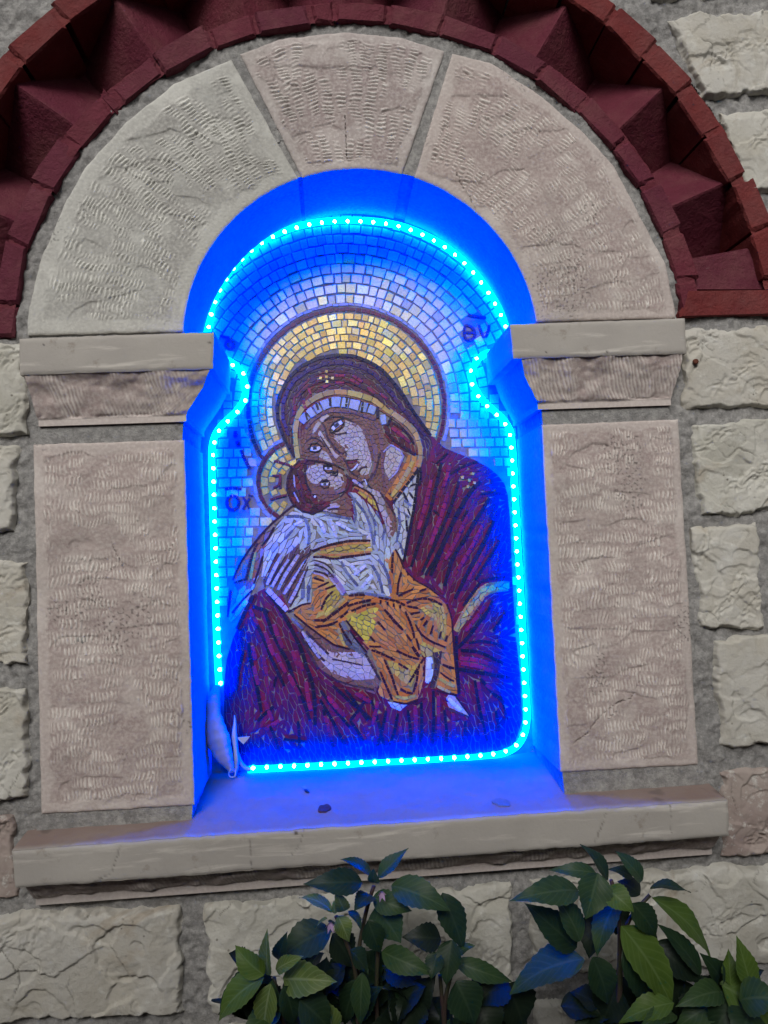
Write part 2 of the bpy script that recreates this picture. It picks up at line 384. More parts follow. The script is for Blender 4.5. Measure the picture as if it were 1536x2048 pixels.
STONES = [  # px corners tl,tr,br,bl ; roughness ; pink?
    ([(-120, 700), (38, 690), (47, 862), (-120, 868)], .006, 0),
    ([(-140, 900), (30, 896), (22, 1058), (-140, 1068)], .008, 0),
    ([(-120, 1128), (46, 1130), (48, 1322), (-120, 1332)], .009, 0),
    ([(-130, 1388), (44, 1384), (53, 1592), (-130, 1600)], .007, 0),
    ([(-140, 1636), (16, 1640), (34, 1788), (-140, 1800)], .006, 1),
    ([(-190, 1842), (352, 1820), (362, 2022), (-190, 2052)], .013, 0),
    ([(410, 1817), (1016, 1772), (1022, 1984), (428, 2026)], .011, 0),
    ([(1066, 1768), (1640, 1728), (1640, 1925), (1076, 1948)], .012, 0),
    ([(-150, 2085), (240, 2068), (246, 2300), (-150, 2310)], .010, 0),
    ([(290, 2070), (800, 2040), (800, 2290), (290, 2300)], .010, 0),
    ([(850, 2032), (1010, 2024), (1010, 2290), (850, 2290)], .010, 0),
    ([(1076, 2012), (1300, 1998), (1300, 2260), (1076, 2270)], .009, 0),
    ([(1350, 1996), (1680, 1975), (1680, 2230), (1350, 2250)], .010, 0),
    ([(1345, 42), (1640, 24), (1640, 178), (1412, 186)], .008, 0),
    ([(1447, 228), (1650, 218), (1650, 372), (1500, 378)], .007, 0),
    ([(1560, 420), (1660, 420), (1660, 610), (1570, 610)], .007, 0),
    ([(1372, 664), (1640, 654), (1640, 800), (1376, 814)], .006, 0),
    ([(1388, 854), (1650, 832), (1650, 1010), (1410, 1026)], .008, 0),
    ([(1390, 1062), (1506, 1050), (1526, 1250), (1408, 1248)], .006, 0),
    ([(1560, 1060), (1690, 1055), (1690, 1240), (1566, 1244)], .008, 0),
    ([(1434, 1286), (1660, 1272), (1660, 1474), (1446, 1490)], .008, 0),
    ([(1448, 1552), (1650, 1538), (1650, 1694), (1452, 1710)], .006, 1),
    ([(1290, -140), (1640, -150), (1640, -20), (1310, -10)], .008, 0),
    ([(-190, -150), (60, -160), (60, -60), (-190, -20)], .008, 0),
]
for k, (c, amp, pk) in enumerate(STONES):
    c = [(x+sx*6, y+sy*6) for (x, y), (sx, sy) in zip(c, ((-1, -1), (1, -1), (1, 1), (-1, 1)))]
    slab('stone', quad_edges(XZ(c), .0042, 30, 60+7*k), .0025, .03, rough_face(100+11*k, amp*.9), ROUGH_PINK if pk else ROUGH, wall, .0014)

# ------------------------------------------------------------------ brick arch with a dog-tooth course
arch = thing('brick_arch', 'dark red painted brick arch with a sawtooth course of angled bricks over the niche', 'brick arch', (C0[0], 0, C0[1]+.37))
def pol(r, t): return C0+r*np.array([math.cos(math.radians(t)), math.sin(math.radians(t))])
def prism(name, pts, y0, y1, mat, parent, ch=.0024, jit=.0019):
    """brick: a prism on a 4-corner outline with worn chamfered front arrises"""
    p = np.array(pts, float)+NP.randn(4, 2)*jit*.7; c = p.mean(0)
    nrm = (c-p); nrm /= np.linalg.norm(nrm, axis=1)[:, None]
    dy = NP.randn(4)*jit*.5
    V, m = [], 6
    outer = np.concatenate([p[i]+(p[(i+1) % 4]-p[i])*np.linspace(0, 1, m, endpoint=False)[:, None] for i in range(4)])
    inn = p+nrm*ch*1.5
    inner = np.concatenate([inn[i]+(inn[(i+1) % 4]-inn[i])*np.linspace(0, 1, m, endpoint=False)[:, None] for i in range(4)])
    n = 4*m; w = NP.randn(n)*jit*.35
    yf = y0+np.interp(np.arange(n), [0, m, 2*m, 3*m, 4*m], list(dy)+[dy[0]])
    outer2 = outer+(c-outer)*(w/np.linalg.norm(outer-c, axis=1))[:, None]
    V = np.concatenate([np.c_[inner[:, 0], yf, inner[:, 1]], np.c_[outer2[:, 0], yf+ch*(1+.5*NP.rand(n)), outer2[:, 1]], np.c_[outer[:, 0], np.full(n, y1), outer[:, 1]], [[c[0], y0+dy.mean(), c[1]]]])
    F = []
    for i in range(n):
        j = (i+1) % n
        F += [(i, j, n+j, n+i), (n+i, n+j, 2*n+j, 2*n+i), (3*n, j, i)]
    F = [f if len(f) == 3 else f for f in F]
    o = build(name, V, [tuple(reversed(f)) for f in F], mat, parent)
    return o
def ringmat(name, r0, r1, t0, t1, y, mat, amp):
    n = 240; m = 14
    T = np.radians(np.linspace(t0, t1, n)); q = np.linspace(0, 1, m)
    A, Q = np.meshgrid(T, q); R0 = np.array([r0(math.degrees(a)) for a in T]); R1 = np.array([r1(math.degrees(a)) for a in T])
    Rr = R0[None]*(1-Q)+R1[None]*Q
    X = C0[0]+Rr*np.cos(A); Z = C0[1]+Rr*np.sin(A)
    Y = y+amp*fbm(X*60, Z*60, 51, 3)
    I = np.arange(n*m).reshape(m, n); F = np.c_[I[:-1, :-1].ravel(), I[:-1, 1:].ravel(), I[1:, 1:].ravel(), I[1:, :-1].ravel()]
    return build(name, np.c_[X.ravel(), Y.ravel(), Z.ravel()], F, mat, arch, True)
# painted mortar bedding between the ring bricks, and the back of the recess
ringmat('painted_joint', lambda t: rin(t)+.001, lambda t: rin(t)+BT-.001, 3, 177, .0022, BRICK, .0020)
ringmat('painted_joint', lambda t: ROUT(t)+.002, lambda t: ROUT(t)+.0255, 6, 172, .0022, RED, .0020)
ringmat('recess_back', lambda t: rin(t)+.01, lambda t: ROUT(t)+.01, 2, 178, .0795, BRICK, .002)
inner_j = [3.2, 9.4, 17.8, 27.4, 35.9, 45.6, 54.6, 63.7, 73.6, 83.2, 92.4, 96.7, 106.1, 114.0, 123.9, 133.0, 134.8, 143.6, 152.5, 162.1, 172.3, 177.6]
for a, b in zip(inner_j[:-1], inner_j[1:]):
    g = .27 if b-a > 3 else .12
    r0 = rin((a+b)/2)+NP.uniform(-.001, .001); r1 = r0+BT+NP.uniform(-.001, .0015)
    a2, b2 = a+g*NP.uniform(.6, 1.3), b-g*NP.uniform(.6, 1.3); k = 1/math.cos(math.radians((b2-a2)/2))**.5
    prism('brick', [pol(r0*k, b2), pol(r0*k, a2), pol(r1, a2), pol(r1, b2)][::-1], -.0008+NP.uniform(-.0012, .0012), .10, BRICK, arch)
outer_j = [7.2, 14.4, 21.9, 29.3, 36.5, 43.7, 50.9, 58.2, 65.5, 72.8, 80.1, 87.4, 94.7, 102, 109, 116.4, 123.5, 130.5, 138.4, 145.4, 152.4, 159.4, 166.4, 173.4]
for a, b in zip(outer_j[:-1], outer_j[1:]):
    r0 = ROUT((a+b)/2)+NP.uniform(-.002, .002); r1 = r0+.0255+NP.uniform(-.001, .002)
    a2, b2 = a+.22*NP.uniform(.6, 1.5), b-.22*NP.uniform(.6, 1.5)
    prism('brick', [pol(r1, b2), pol(r1, a2), pol(r0, a2), pol(r0, b2)], -.0015+NP.uniform(-.0015, .0015), .10, RED, arch)
def tooth(t):
    """square brick set on its corner: the vertical arris points out of the wall"""
    r0, r1 = rin(t)+BT-.001, ROUT(t)+.004; half = .0745; tip = .0075+NP.uniform(-.001, .002)
    er = pol(1, t)-C0; et = np.array([-er[1], er[0]])
    tw = NP.uniform(-.004, .004)
    prof = [(-half, tip+half), (-.0022, tip+.0022), (.0, tip+.0008), (.0022, tip+.0022), (half, tip+half), (0, tip+2*half)]
    V, F = [], []
    rr = np.linspace(r0, r1, 6)
    for k, r in enumerate(rr):
        for (s, y) in prof:
            q = C0+er*r+et*(s+tw*(k/5-.5)); V.append((q[0], y+NP.uniform(-.0003, .0003), q[1]))
    n = len(prof)
    for k in range(5):
        for i in range(n):
            j = (i+1) % n; F.append((k*n+i, k*n+j, (k+1)*n+j, (k+1)*n+i))
    F += [tuple(range(n))[::-1], tuple(range(5*n, 6*n))]
    return build('brick', V, F, BRICK, arch)
for t in [22.6, 38.7, 57.0, 74.0, 91.0, 107.0, 123.3, 140.8, 158.4, 174.5]: tooth(t)
# the flat bricks that close the right springing
e = XZ([(1388, 506), (1640, 470), (1640, 576), (1394, 579)]); prism('brick', e, .010, .11, BRICK, arch)
e = XZ([(1369, 583), (1650, 580), (1650, 630), (1360, 635)]); prism('brick', e, -.002, .11, RED, arch)

# ------------------------------------------------------------------ dressed stone surround
def arcpts(r, t0, t1, n=60): return np.array([pol(r, t) for t in np.linspace(t0, t1, n)])
RI = .2012
def polar_frame(X, Z): 
    dx, dz = X-C0[0], Z-C0[1]; r = np.hypot(dx, dz); return r, np.arctan2(dz, dx)*.28
def ang_px(p):
    q = XZ([p])[0]-C0; return math.degrees(math.atan2(q[1], q[0]))
surround = thing('stone_arch', 'round arch of three chisel dressed stones above the mosaic niche', 'stone arch', (C0[0], 0, SPR))
ZB = SPR+.0065
def joint_pt(p): return XZ([p])[0]
tL = ang_px((597, 360)); tC0 = ang_px((604, 352)); tC1 = ang_px((803, 350)); tR = ang_px((828, 357))
aL = 180-math.degrees(math.asin((ZB-C0[1])/RI)); aR = math.degrees(math.asin((ZB+.001-C0[1])/RI))
out_l = XZ([(462, 118), (350, 165), (250, 245), (170, 335), (132, 400), (80, 522), (58, 612), (54, 640)])
out_l = np.r_[out_l, [[out_l[-1][0]-.0002, ZB]]]
inL = arcpts(RI, tL, aL)
# left voussoir: "top" edge = joint (outer->inner), traced so that all four sides meet
slab('voussoir', (wob(out_l[::-1], .0008, 60, 301), wob([out_l[0], inL[0]], .0006, 60, 302), wob(inL[::-1], .0003, 60, 303), wob([out_l[-1], inL[-1]], .0007, 60, 304)),
     0, DEP+.02, tooled(400, polar_frame, .017, boss=.0012), GREY, surround, .00092)
out_c = XZ([(480, 106), (560, 75), (690, 62), (800, 72), (890, 100)]); inC = arcpts(RI, tC0, tC1)
cr_c = [XZ([(690, 230), (692, 275), (694, 320)])]
slab('voussoir', (wob(out_c, .0009, 60, 311), wob([out_c[-1], inC[-1]], .0006, 60, 312), wob(inC, .0003, 60, 313), wob([out_c[0], inC[0]], .0006, 60, 314)),
     .0012, DEP+.02, tooled(420, polar_frame, .010, boss=.0012, cracks=cr_c), MAUVE, surround, .00092)
out_r = XZ([(905, 106), (983, 125), (1088, 195), (1168, 265), (1228, 330), (1298, 465), (1331, 524), (1350, 615)])
out_r = np.r_[out_r, [[out_r[-1][0]+.0002, ZB+.001]]]
inR = arcpts(RI, tR, aR)
cr_r = [XZ([(912, 345), (925, 372), (940, 395), (952, 420)])]
slab('voussoir', (wob(out_r, .0008, 60, 321), wob([out_r[-1], inR[-1]], .0007, 60, 322), wob(inR, .0003, 60, 323), wob([out_r[0], inR[0]], .0006, 60, 324)),
     0, DEP+.02, tooled(440, polar_frame, .012, boss=.0012, cracks=cr_r), PINK, surround, .00092)
# mortar in the two radial joints and under the springers, set a few millimetres back
def filler(pts, y0, y1, parent, name='mortar_joint'):
    p = np.asarray(pts, float); n = len(p); V = np.r_[np.c_[p[:, 0], np.full(n, y0), p[:, 1]], np.c_[p[:, 0], np.full(n, y1), p[:, 1]]]
    F = [tuple(range(n))[::-1]]+[(i, (i+1) % n, n+(i+1) % n, n+i) for i in range(n)]+[tuple(range(n, 2*n))]
    return build(name, V, F, MORTAR, parent)
def wedge(p0, p1, q0, q1):   # outer left/right, inner left/right in (x,z)
    e0 = (q0-p0); e1 = (q1-p1)
    filler([p0-.002*e0*0+[-.003, .0], p1+[.003, 0], q1+[.002, .0025], q0+[-.002, .0025]], .0042, DEP+.02, surround)
wedge(out_l[0], out_c[0], inL[0], inC[0]); wedge(out_c[-1], out_r[0], inC[-1], inR[0])

PL = [(-.3205, .1292), (-.1575, .1284), (-.1602, -.2700), (-.3218, -.2684)]
PR = [(.2455, .1312), (.4068, .1322), (.4046, -.2628), (.2452, -.2612)]
cart = lambda X, Z: (X, Z)
pl = thing('pillar', 'broad pink pillar stone left of the niche with rusty pits down its middle', 'pillar', (-.24, .05, -.29), 'pillars beside the niche')
crl = [XZ([(222, 1085), (240, 1120), (252, 1150)], 0)]
slab('pillar_stone', quad_edges(PL, .0007, 50, 331), 0, DEP+.02, tooled(500, cart, .012, period=.0040, row=.0125, boss=.0022, cracks=crl), PINK, pl, .00092)
filler([(-.316, .1485), (-.1585, .1480), (-.1605, .1270), (-.316, .1275)], .0035, DEP+.02, pl)
filler([(-.320, -.2670), (-.1625, -.2690), (-.1640, -.2900), (-.330, -.2900)], .0030, DEP+.02, pl)
pr = thing('pillar', 'pink pillar stone right of the niche with a dark diagonal crack low down', 'pillar', (.325, .05, -.28), 'pillars beside the niche')
crr = [XZ([(1148, 1488), (1172, 1468), (1200, 1432), (1232, 1406), (1262, 1396), (1278, 1362)])]
slab('pillar_stone', quad_edges(PR, .0007, 50, 341), 0, DEP+.02, tooled(520, cart, .010, period=.0040, row=.0135, boss=.0016, cracks=crr), PINK, pr, .00092)
filler([(.2470, .1485), (.396, .1485), (.403, .1300), (.2475, .1300)], .0035, DEP+.02, pr)
filler([(.2475, -.2600), (.403, -.2620), (.412, -.2860), (.2490, -.2870)], .0030, DEP+.02, pr)

def smooth_face(seed, cracks=(), dark=()):
    def f(X, Z, E):
        h = .0009*fbm(X*14, Z*14, seed, 3)+.00012*fbm(X*260, Z*260, seed+1, 2)-.0018*np.exp(-E/.0014)
        ck = crack_field(X, Z, cracks, .0009) if len(cracks) else 0*X
        d = np.clip(.6*ck, 0, 1)
        for (x, z, r) in dark: d = np.maximum(d, .9*sstep(r, r*.5, np.hypot(X-x, Z-z)))
        return h-.0012*ck, 0*X, d
    return f
def loft(name, rows, mat, parent, seed, amp, nu=150):
    """block tapering downwards: rows (xL, xR, yFront, z); every row runs straight back to the niche depth"""
    nr = len(rows); k = 9; t = np.linspace(0, nr-1, (nr-1)*k+1)
    R = np.array([[np.interp(a, range(nr), [r[c] for r in rows]) for c in range(4)] for a in t])
    u = np.linspace(0, 1, nu)[None]; X = R[:, 0:1]*(1-u)+R[:, 1:2]*u; Z = R[:, 3:4]+0*u
    lip = sstep(R[-1, 3]+.0065, R[-1, 3]+.0095, Z)
    st = sstep(.3, .8, .5+.5*np.cos(2*np.pi*(X+.25*Z+.002*perlin(X*60, Z*60, seed))/.0042))*sstep(-.3, .3, fbm(X*25, Z*25, seed+4, 3))
    Y = R[:, 2:3]-lip*amp*(fbm(X*26, Z*40, seed, 4)*.8+.25*st+.3*np.abs(fbm(X*60, Z*90, seed+2, 2)))
    m = len(t); I = np.arange(m*nu).reshape(m, nu); V = [np.c_[X.ravel(), Y.ravel(), Z.ravel()]]
    F = [np.c_[I[:-1, :-1].ravel(), I[1:, :-1].ravel(), I[1:, 1:].ravel(), I[:-1, 1:].ravel()]]
    base = m*nu
    for col, flip in ((0, False), (nu-1, True)):
        a = np.c_[X[:, col], Y[:, col], Z[:, col]]; b = a.copy(); b[:, 1] = DEP+.02
        V += [a, b]; i = np.arange(m-1)
        q = np.c_[base+i, base+m+i, base+m+i+1, base+i+1]; F.append(q[:, ::-1] if flip else q); base += 2*m
    a = np.c_[X[-1], Y[-1], Z[-1]]; b = a.copy(); b[:, 1] = DEP+.02; V += [a, b]; i = np.arange(nu-1)
    F.append(np.c_[base+i, base+nu+i, base+nu+i+1, base+i+1]); base += 2*nu
    V = np.concatenate(V); F = np.concatenate(F); n = len(V)
    tone = np.zeros(n); tone[:m*nu] = (.7*st*lip+.45*(1-lip)).ravel()
    dirt = np.zeros(n); dirt[:m*nu] = (.15*lip*sstep(.1, .6, fbm(X*40, Z*90, seed+6, 3))).ravel()
    return build(name, V, F, mat, parent, False, dict(tone=tone, dirt=dirt))
il = thing('impost', 'pale projecting impost stone above the pillar left of the niche', 'impost', (-.22, 0, .148), 'imposts under the arch')
slab('impost_slab', quad_edges([(-.3252, .2412), (-.1182, .2432), (-.1206, .2022), (-.3257, .2018)], .0005, 70, 351), -.020, DEP+.02, smooth_face(551, (), [(-.2995, .2335, .0015), (-.288, .236, .0012), (-.1235, .231, .0016)]), SAWN, il, .002)
loft('impost_bracket', [(-.3215, -.1242, -.0165, .2021), (-.3190, -.1330, -.0090, .1860), (-.3150, -.1520, -.0020, .1600), (-.3141, -.1546, 0, .1552), (-.3141, -.1546, 0, .1488)], PINK, il, 560, .0036)
ir = thing('impost', 'pale projecting impost stone right of the niche with a dark chip on its face', 'impost', (.32, 0, .148), 'imposts under the arch')
slab('impost_slab', quad_edges([(.2098, .2432), (.4123, .2448), (.4122, .2042), (.2117, .2040)], .0005, 70, 361), -.020, DEP+.02, smooth_face(571, [XZ([(1214, 700), (1210, 710)], -.02)], [(.3195, .2077, .0019), (.249, .210, .0011)]), SAWN, ir, .002)
loft('impost_bracket', [(.2213, .4085, -.0165, .2041), (.2262, .4060, -.0090, .1860), (.2390, .4000, -.0020, .1600), (.2417, .3989, 0, .1552), (.2417, .3988, 0, .1488)], PINK, ir, 580, .0036)
# thin bed joints between imposts and springers
filler([(-.320, ZB+.001), (-.158, ZB+.001), (-.158, .2425), (-.320, .2405)], .0045, DEP+.02, surround)
filler([(.250, ZB+.002), (.407, ZB+.002), (.407, .2440), (.250, .2435)], .0045, DEP+.02, surround)

sill = thing('window_sill', 'long pale stone sill under the niche, cracked and stained, lit blue on top', 'sill', (.04, -.02, -.362))
def sill_slab():
    X0, X1 = -.3377, .4172; zt, zb = -.2916, -.3285
    cr = [XZ([(242, 1688), (232, 1720), (222, 1748), (190, 1766)], -.039), XZ([(606, 1660), (603, 1685), (585, 1710)], -.039), XZ([(1215, 1618), (1205, 1650), (1188, 1685)], -.039), XZ([(498, 1680), (504, 1742)], -.039), XZ([(1342, 1612), (1342, 1670)], -.039)]
    top = wob([(X0, zt), (-.14, zt+.0012), (X1, zt)], .0011, 45, 371); bot = wob([(X0+.003, zb), (X1-.001, zb-.001)], .0011, 45, 373)
    G, E = coons(top, wob([(X1, zt), (X1-.001, zb-.001)], .001, 60, 372), bot, wob([(X0, zt), (X0+.003, zb)], .001, 60, 374), .0017)
    h, tone, dirt = smooth_face(590, cr, [(-.05, zt-.002, .0026)])(G[..., 0], G[..., 1], E)
    nv, nu = G.shape[:2]; V = [np.c_[G[..., 0].ravel(), (-.039-h).ravel(), G[..., 1].ravel()]]
    I = np.arange(nv*nu).reshape(nv, nu); F = [np.c_[I[:-1, :-1].ravel(), I[1:, :-1].ravel(), I[1:, 1:].ravel(), I[:-1, 1:].ravel()]]; base = nv*nu
    D = [dirt.ravel()]
    # top: slopes up to the back, worn and slightly dished
    ny = 80; t = np.linspace(0, 1, ny)[:, None]
    Xt = np.tile(G[0, :, 0], (ny, 1)); Yt = (-.039-h[0])[None]*(1-t)+(DEP+.01)*t
    Zt = G[0, :, 1][None]*(1-t)**3+(1-(1-t)**3)*zt+(Yt+.039)*.128+.0009*fbm(Xt*20, Yt*20, 591, 3)*sstep(0, .1, t)
    V.append(np.c_[Xt.ravel(), Yt.ravel(), Zt.ravel()]); J = base+np.arange(ny*nu).reshape(ny, nu)
    F.append(np.c_[J[1:, :-1].ravel(), J[:-1, :-1].ravel(), J[:-1, 1:].ravel(), J[1:, 1:].ravel()]); base += ny*nu; D.append((.5*sstep(.35, .8, fbm(Xt*30, Yt*30, 593, 4))*sstep(.0, .3, np.abs(Xt-.04)-.10)).ravel())
    for row in (G[-1], G[:, 0], G[:, -1]):       # underside and ends
        hh = -.037+0*row[:, 0]; n = len(row)
        V += [np.c_[row[:, 0], hh, row[:, 1]], np.c_[row[:, 0], hh*0+.02, row[:, 1]]]; i = np.arange(n-1)
        F.append(np.c_[base+i, base+n+i, base+n+i+1, base+i+1]); base += 2*n; D.append(np.zeros(2*n))
    V = np.concatenate(V); D = np.concatenate(D)
    dust_and_dim = np.zeros(len(D)); dust_and_dim[nv*nu:nv*nu+ny*nu] = np.broadcast_to(.25+.75*sstep(0, .06, t), Xt.shape).ravel()      # brown dusty top, darkened further to dim the daylight on it
    build('sill_slab', V, np.concatenate(F), SAWN, sill, False, dict(tone=dust_and_dim, dirt=D))
sill_slab()
loft('sill_bracket', [(-.3335, .4150, -.0300, -.3270), (-.3280, .4115, -.0090, -.3500), (-.3276, .4112, -.0050, -.3530), (-.3277, .4112, -.0050, -.3612)], PINK, sill, 600, .0058, 420)
# ------------------------------------------------------------------ the mosaic: every tessera laid on the back of the niche
def m_smalti():
    s = Shader('glass_and_gold_smalti', 0.32, 0.5)
    c = s.attr('col', 'Color'); met = s.attr('metal')
    v = s.mix(s.ramp(s.noise(420, 4), .35, .75), c, s.mix(.28, c, (.02, .015, .015)))
    v = s.mix(s.math('MULTIPLY', met, s.ramp(s.noise(900, 3), .60, .72)), v, (.20, .13, .06))
    s.color(v); s.l(s.math('MULTIPLY', met, .38), s.b.inputs['Metallic'])
    s.l(s.math('ADD', s.math('MULTIPLY', s.noise(300, 3), .25), .28), s.b.inputs['Roughness'])
    s.bump(s.noise(380, 4), .35, .0006); return s.m
SMALTI = m_smalti()
GROUT = m_plain('grey_mosaic_grout', (.29, .27, .28), .9, (.19, .175, .18), 120, .2, .3)
ZF = DEP                                   # plane of the mosaic bed
mos = thing('mosaic_panel', 'mosaic of a veiled woman in maroon cradling a child, gold haloes behind them', 'mosaic', (.045, DEP, -.27))
PANEL = [(405, 664), (418, 600), (440, 556), (474, 508), (515, 474), (560, 452), (610, 438), (660, 430), (705, 428), (755, 431), (805, 442), (855, 463), (905, 496), (945, 532), (978, 572), (1003, 612), (1020, 652), (974, 705), (978, 766), (1023, 848), (1034, 900), (1044, 1100), (1054, 1300), (1062, 1450), (1054, 1506), (960, 1514), (700, 1530), (440, 1546), (438, 1380), (422, 900), (419, 856), (462, 772), (458, 722)]
def inside(poly, x, y):
    x = np.asarray(x, float); y = np.asarray(y, float); r = np.zeros(x.shape, bool); n = len(poly); j = n-1
    for i in range(n):
        xi, yi = poly[i]; xj, yj = poly[j]
        c = ((yi > y) != (yj > y)) & (x < (xj-xi)*(y-yi)/((yj-yi) or 1e-9)+xi); r ^= c; j = i
    return r
def ins(poly, p): return bool(inside(poly, p[0], p[1]))

# palette -----------------------------------------------------------
GOLD = [(.98, .66, .13), (.97, .61, .12), (.98, .70, .17), (.90, .56, .11), (.98, .72, .24)]
PALEGOLD = [(.85, .76, .48), (.80, .72, .50), (.92, .82, .56), (.74, .68, .50), (.92, .74, .30), (.66, .62, .50), (.88, .84, .72), (.94, .78, .26)]
MAROON = [(.17, .008, .050), (.13, .007, .052), (.21, .009, .052), (.105, .008, .065), (.14, .009, .070)]
CRIMSON = [(.33, .014, .06), (.28, .012, .058), (.38, .016, .06)]
INKY = [(.016, .010, .022), (.022, .012, .028), (.012, .010, .018)]
HOOD = [(.075, .020, .065), (.055, .018, .065), (.10, .02, .05), (.065, .022, .08)]
WINE = [(.14, .016, .045), (.19, .02, .045), (.10, .014, .045)]
SKYW = [(.52, .58, .64), (.58, .64, .70), (.44, .50, .58), (.66, .70, .74), (.50, .56, .64)]
SLATE = [(.16, .18, .24), (.20, .22, .28), (.12, .13, .18)]
ORANGE = [(.68, .26, .06), (.60, .20, .05), (.72, .31, .07), (.64, .27, .09)]
YELLOW = [(.64, .46, .08), (.58, .42, .09), (.70, .52, .09), (.56, .42, .14)]
LEMON = [(.74, .60, .06), (.78, .62, .07), (.68, .54, .08)]
FLESH = [(.58, .49, .50), (.62, .53, .53), (.55, .46, .48), (.64, .56, .55)]
BROWN = [(.25, .115, .095), (.28, .13, .10), (.22, .095, .085), (.26, .125, .115)]
DBROWN = [(.075, .035, .04), (.06, .03, .035), (.09, .04, .045)]
BURG = [(.055, .010, .018), (.045, .009, .018)]
RED = [(.20, .02, .035), (.17, .015, .03)]
NAVY = [(.010, .012, .085), (.008, .010, .065)]
WHITE = [(.75, .76, .80), (.70, .70, .74)]
LILAC = [(.50, .42, .50), (.54, .46, .52), (.46, .38, .47)]

# regions, painted in order (later ones lie over earlier ones): name, polygon, palette, tile length, tile width
ROBE = [(587, 905), (568, 877), (556, 842), (554, 814), (561, 788), (575, 760), (601, 734), (634, 718), (671, 711), (708, 713), (739, 725), (765, 741), (784, 763), (804, 788), (821, 816), (844, 849), (873, 882), (891, 897), (918, 908), (951, 921), (975, 934), (995, 950), (1008, 967), (1015, 990), (1019, 1030), (1022, 1090), (1024, 1150), (1030, 1260), (1040, 1350), (1044, 1440), (1030, 1485), (1000, 1502), (900, 1512), (700, 1522), (490, 1532), (462, 1530), (452, 1500), (449, 1440), (448, 1370), (453, 1320), (466, 1275), (483, 1238), (496, 1210), (508, 1188), (530, 1176), (560, 1210), (590, 1250), (700, 1260), (700, 1000), (620, 1000)]
HOODP = [(589, 915), (568, 877), (556, 842), (554, 814), (561, 788), (575, 760), (601, 734), (634, 718), (671, 711), (708, 713), (739, 725), (765, 741), (784, 763), (804, 788), (821, 816), (844, 849), (862, 872), (868, 900), (850, 935), (836, 940), (838, 890), (806, 842), (774, 820), (746, 800), (704, 786), (671, 782), (629, 796), (601, 820), (589, 850), (592, 890)]
HOODIN = [(580, 850), (578, 815), (590, 785), (615, 758), (650, 742), (690, 740), (730, 755), (765, 785), (795, 820), (830, 858), (845, 885), (838, 890), (806, 842), (774, 820), (746, 800), (704, 786), (671, 782), (629, 796), (601, 820), (589, 850)]
INSIDEHOOD = [(765, 840), (790, 842), (815, 858), (833, 880), (838, 912), (818, 908), (795, 897), (775, 885), (765, 868)]
FACE = [(599, 915), (600, 885), (604, 862), (612, 850), (634, 829), (662, 815), (704, 817), (751, 831), (763, 850), (768, 870), (776, 888), (795, 897), (818, 909), (812, 935), (795, 965), (772, 990), (745, 985), (722, 965), (700, 955), (690, 935), (660, 925), (620, 922)]
CHEEK = [(690, 840), (716, 850), (727, 862), (735, 889), (742, 915), (744, 930), (738, 948), (724, 953), (716, 944), (714, 934), (722, 926), (712, 920), (692, 921), (688, 908), (690, 897), (680, 890), (668, 878), (662, 867), (678, 864), (690, 853)]
BRIDGE = [(655, 827), (660, 832), (640, 852), (627, 870), (620, 867), (630, 850), (643, 833)]
NOSE = [(640, 860), (648, 873), (660, 890), (671, 906), (682, 914), (680, 921), (671, 918), (658, 899), (641, 880), (633, 871)]
LCHEEK = [(643, 900), (654, 905), (664, 921), (666, 928), (650, 922), (637, 914)]
EAR = [(772, 902), (784, 891), (796, 898), (807, 910), (804, 922), (790, 944), (777, 957), (770, 946), (767, 928)]
COLLAR = [(816, 909), (834, 913), (832, 934), (806, 976), (784, 1005), (768, 992), (786, 966), (802, 940)]
SCARF = [(834, 925), (836, 973), (831, 1009), (823, 1039), (814, 1066), (810, 1100), (806, 1124), (790, 1100), (775, 1080), (790, 1050), (785, 1010), (806, 978), (822, 950)]
TUNIC = [(592, 1014), (612, 1024), (640, 1025), (660, 1030), (700, 1040), (706, 1018), (697, 985), (712, 985), (740, 1010), (760, 1040), (775, 1075), (805, 1120), (790, 1112), (778, 1130), (786, 1197), (760, 1195), (730, 1188), (695, 1190), (680, 1168), (660, 1145), (624, 1146), (622, 1206), (600, 1211), (585, 1223), (560, 1210), (530, 1178), (522, 1165), (526, 1130), (528, 1096), (542, 1073), (555, 1050), (572, 1028)]
NECK = [(690, 985), (705, 1004), (706, 1032), (696, 1036), (660, 1024), (650, 1016), (657, 1004), (672, 1002)]
CHEST = [(650, 1010), (672, 1004), (682, 1012), (680, 1026), (660, 1026), (645, 1022)]
ARM = [(716, 946), (730, 960), (740, 975), (760, 985), (775, 1010), (790, 1030), (793, 1060), (786, 1075), (775, 1074), (770, 1050), (758, 1020), (745, 1000), (730, 975)]
ARMD = [(762, 985), (778, 1005), (792, 1030), (794, 1058), (786, 1075), (778, 1070), (779, 1040), (770, 1012)]
CCOLLAR = [(703, 968), (718, 975), (742, 988), (755, 1008), (758, 1024), (746, 1014), (725, 995), (704, 978)]
CHAIR_ = [(598, 922), (612, 918), (624, 920), (640, 924), (618, 932), (610, 945), (614, 966), (622, 984), (640, 1000), (664, 1004), (655, 1012), (640, 1020), (622, 1026), (606, 1023), (590, 1013), (580, 998), (574, 975), (576, 952), (584, 935)]
CFACE = [(610, 945), (616, 931), (632, 927), (650, 925), (672, 931), (684, 938), (692, 952), (694, 966), (690, 980), (674, 998), (654, 1004), (634, 998), (621, 984), (614, 966)]
CLIGHT = [(612, 945), (620, 932), (640, 928), (650, 932), (652, 944), (660, 947), (678, 945), (686, 950), (689, 962), (684, 972), (672, 980), (660, 978), (654, 966), (645, 958), (634, 970), (620, 966), (614, 955)]
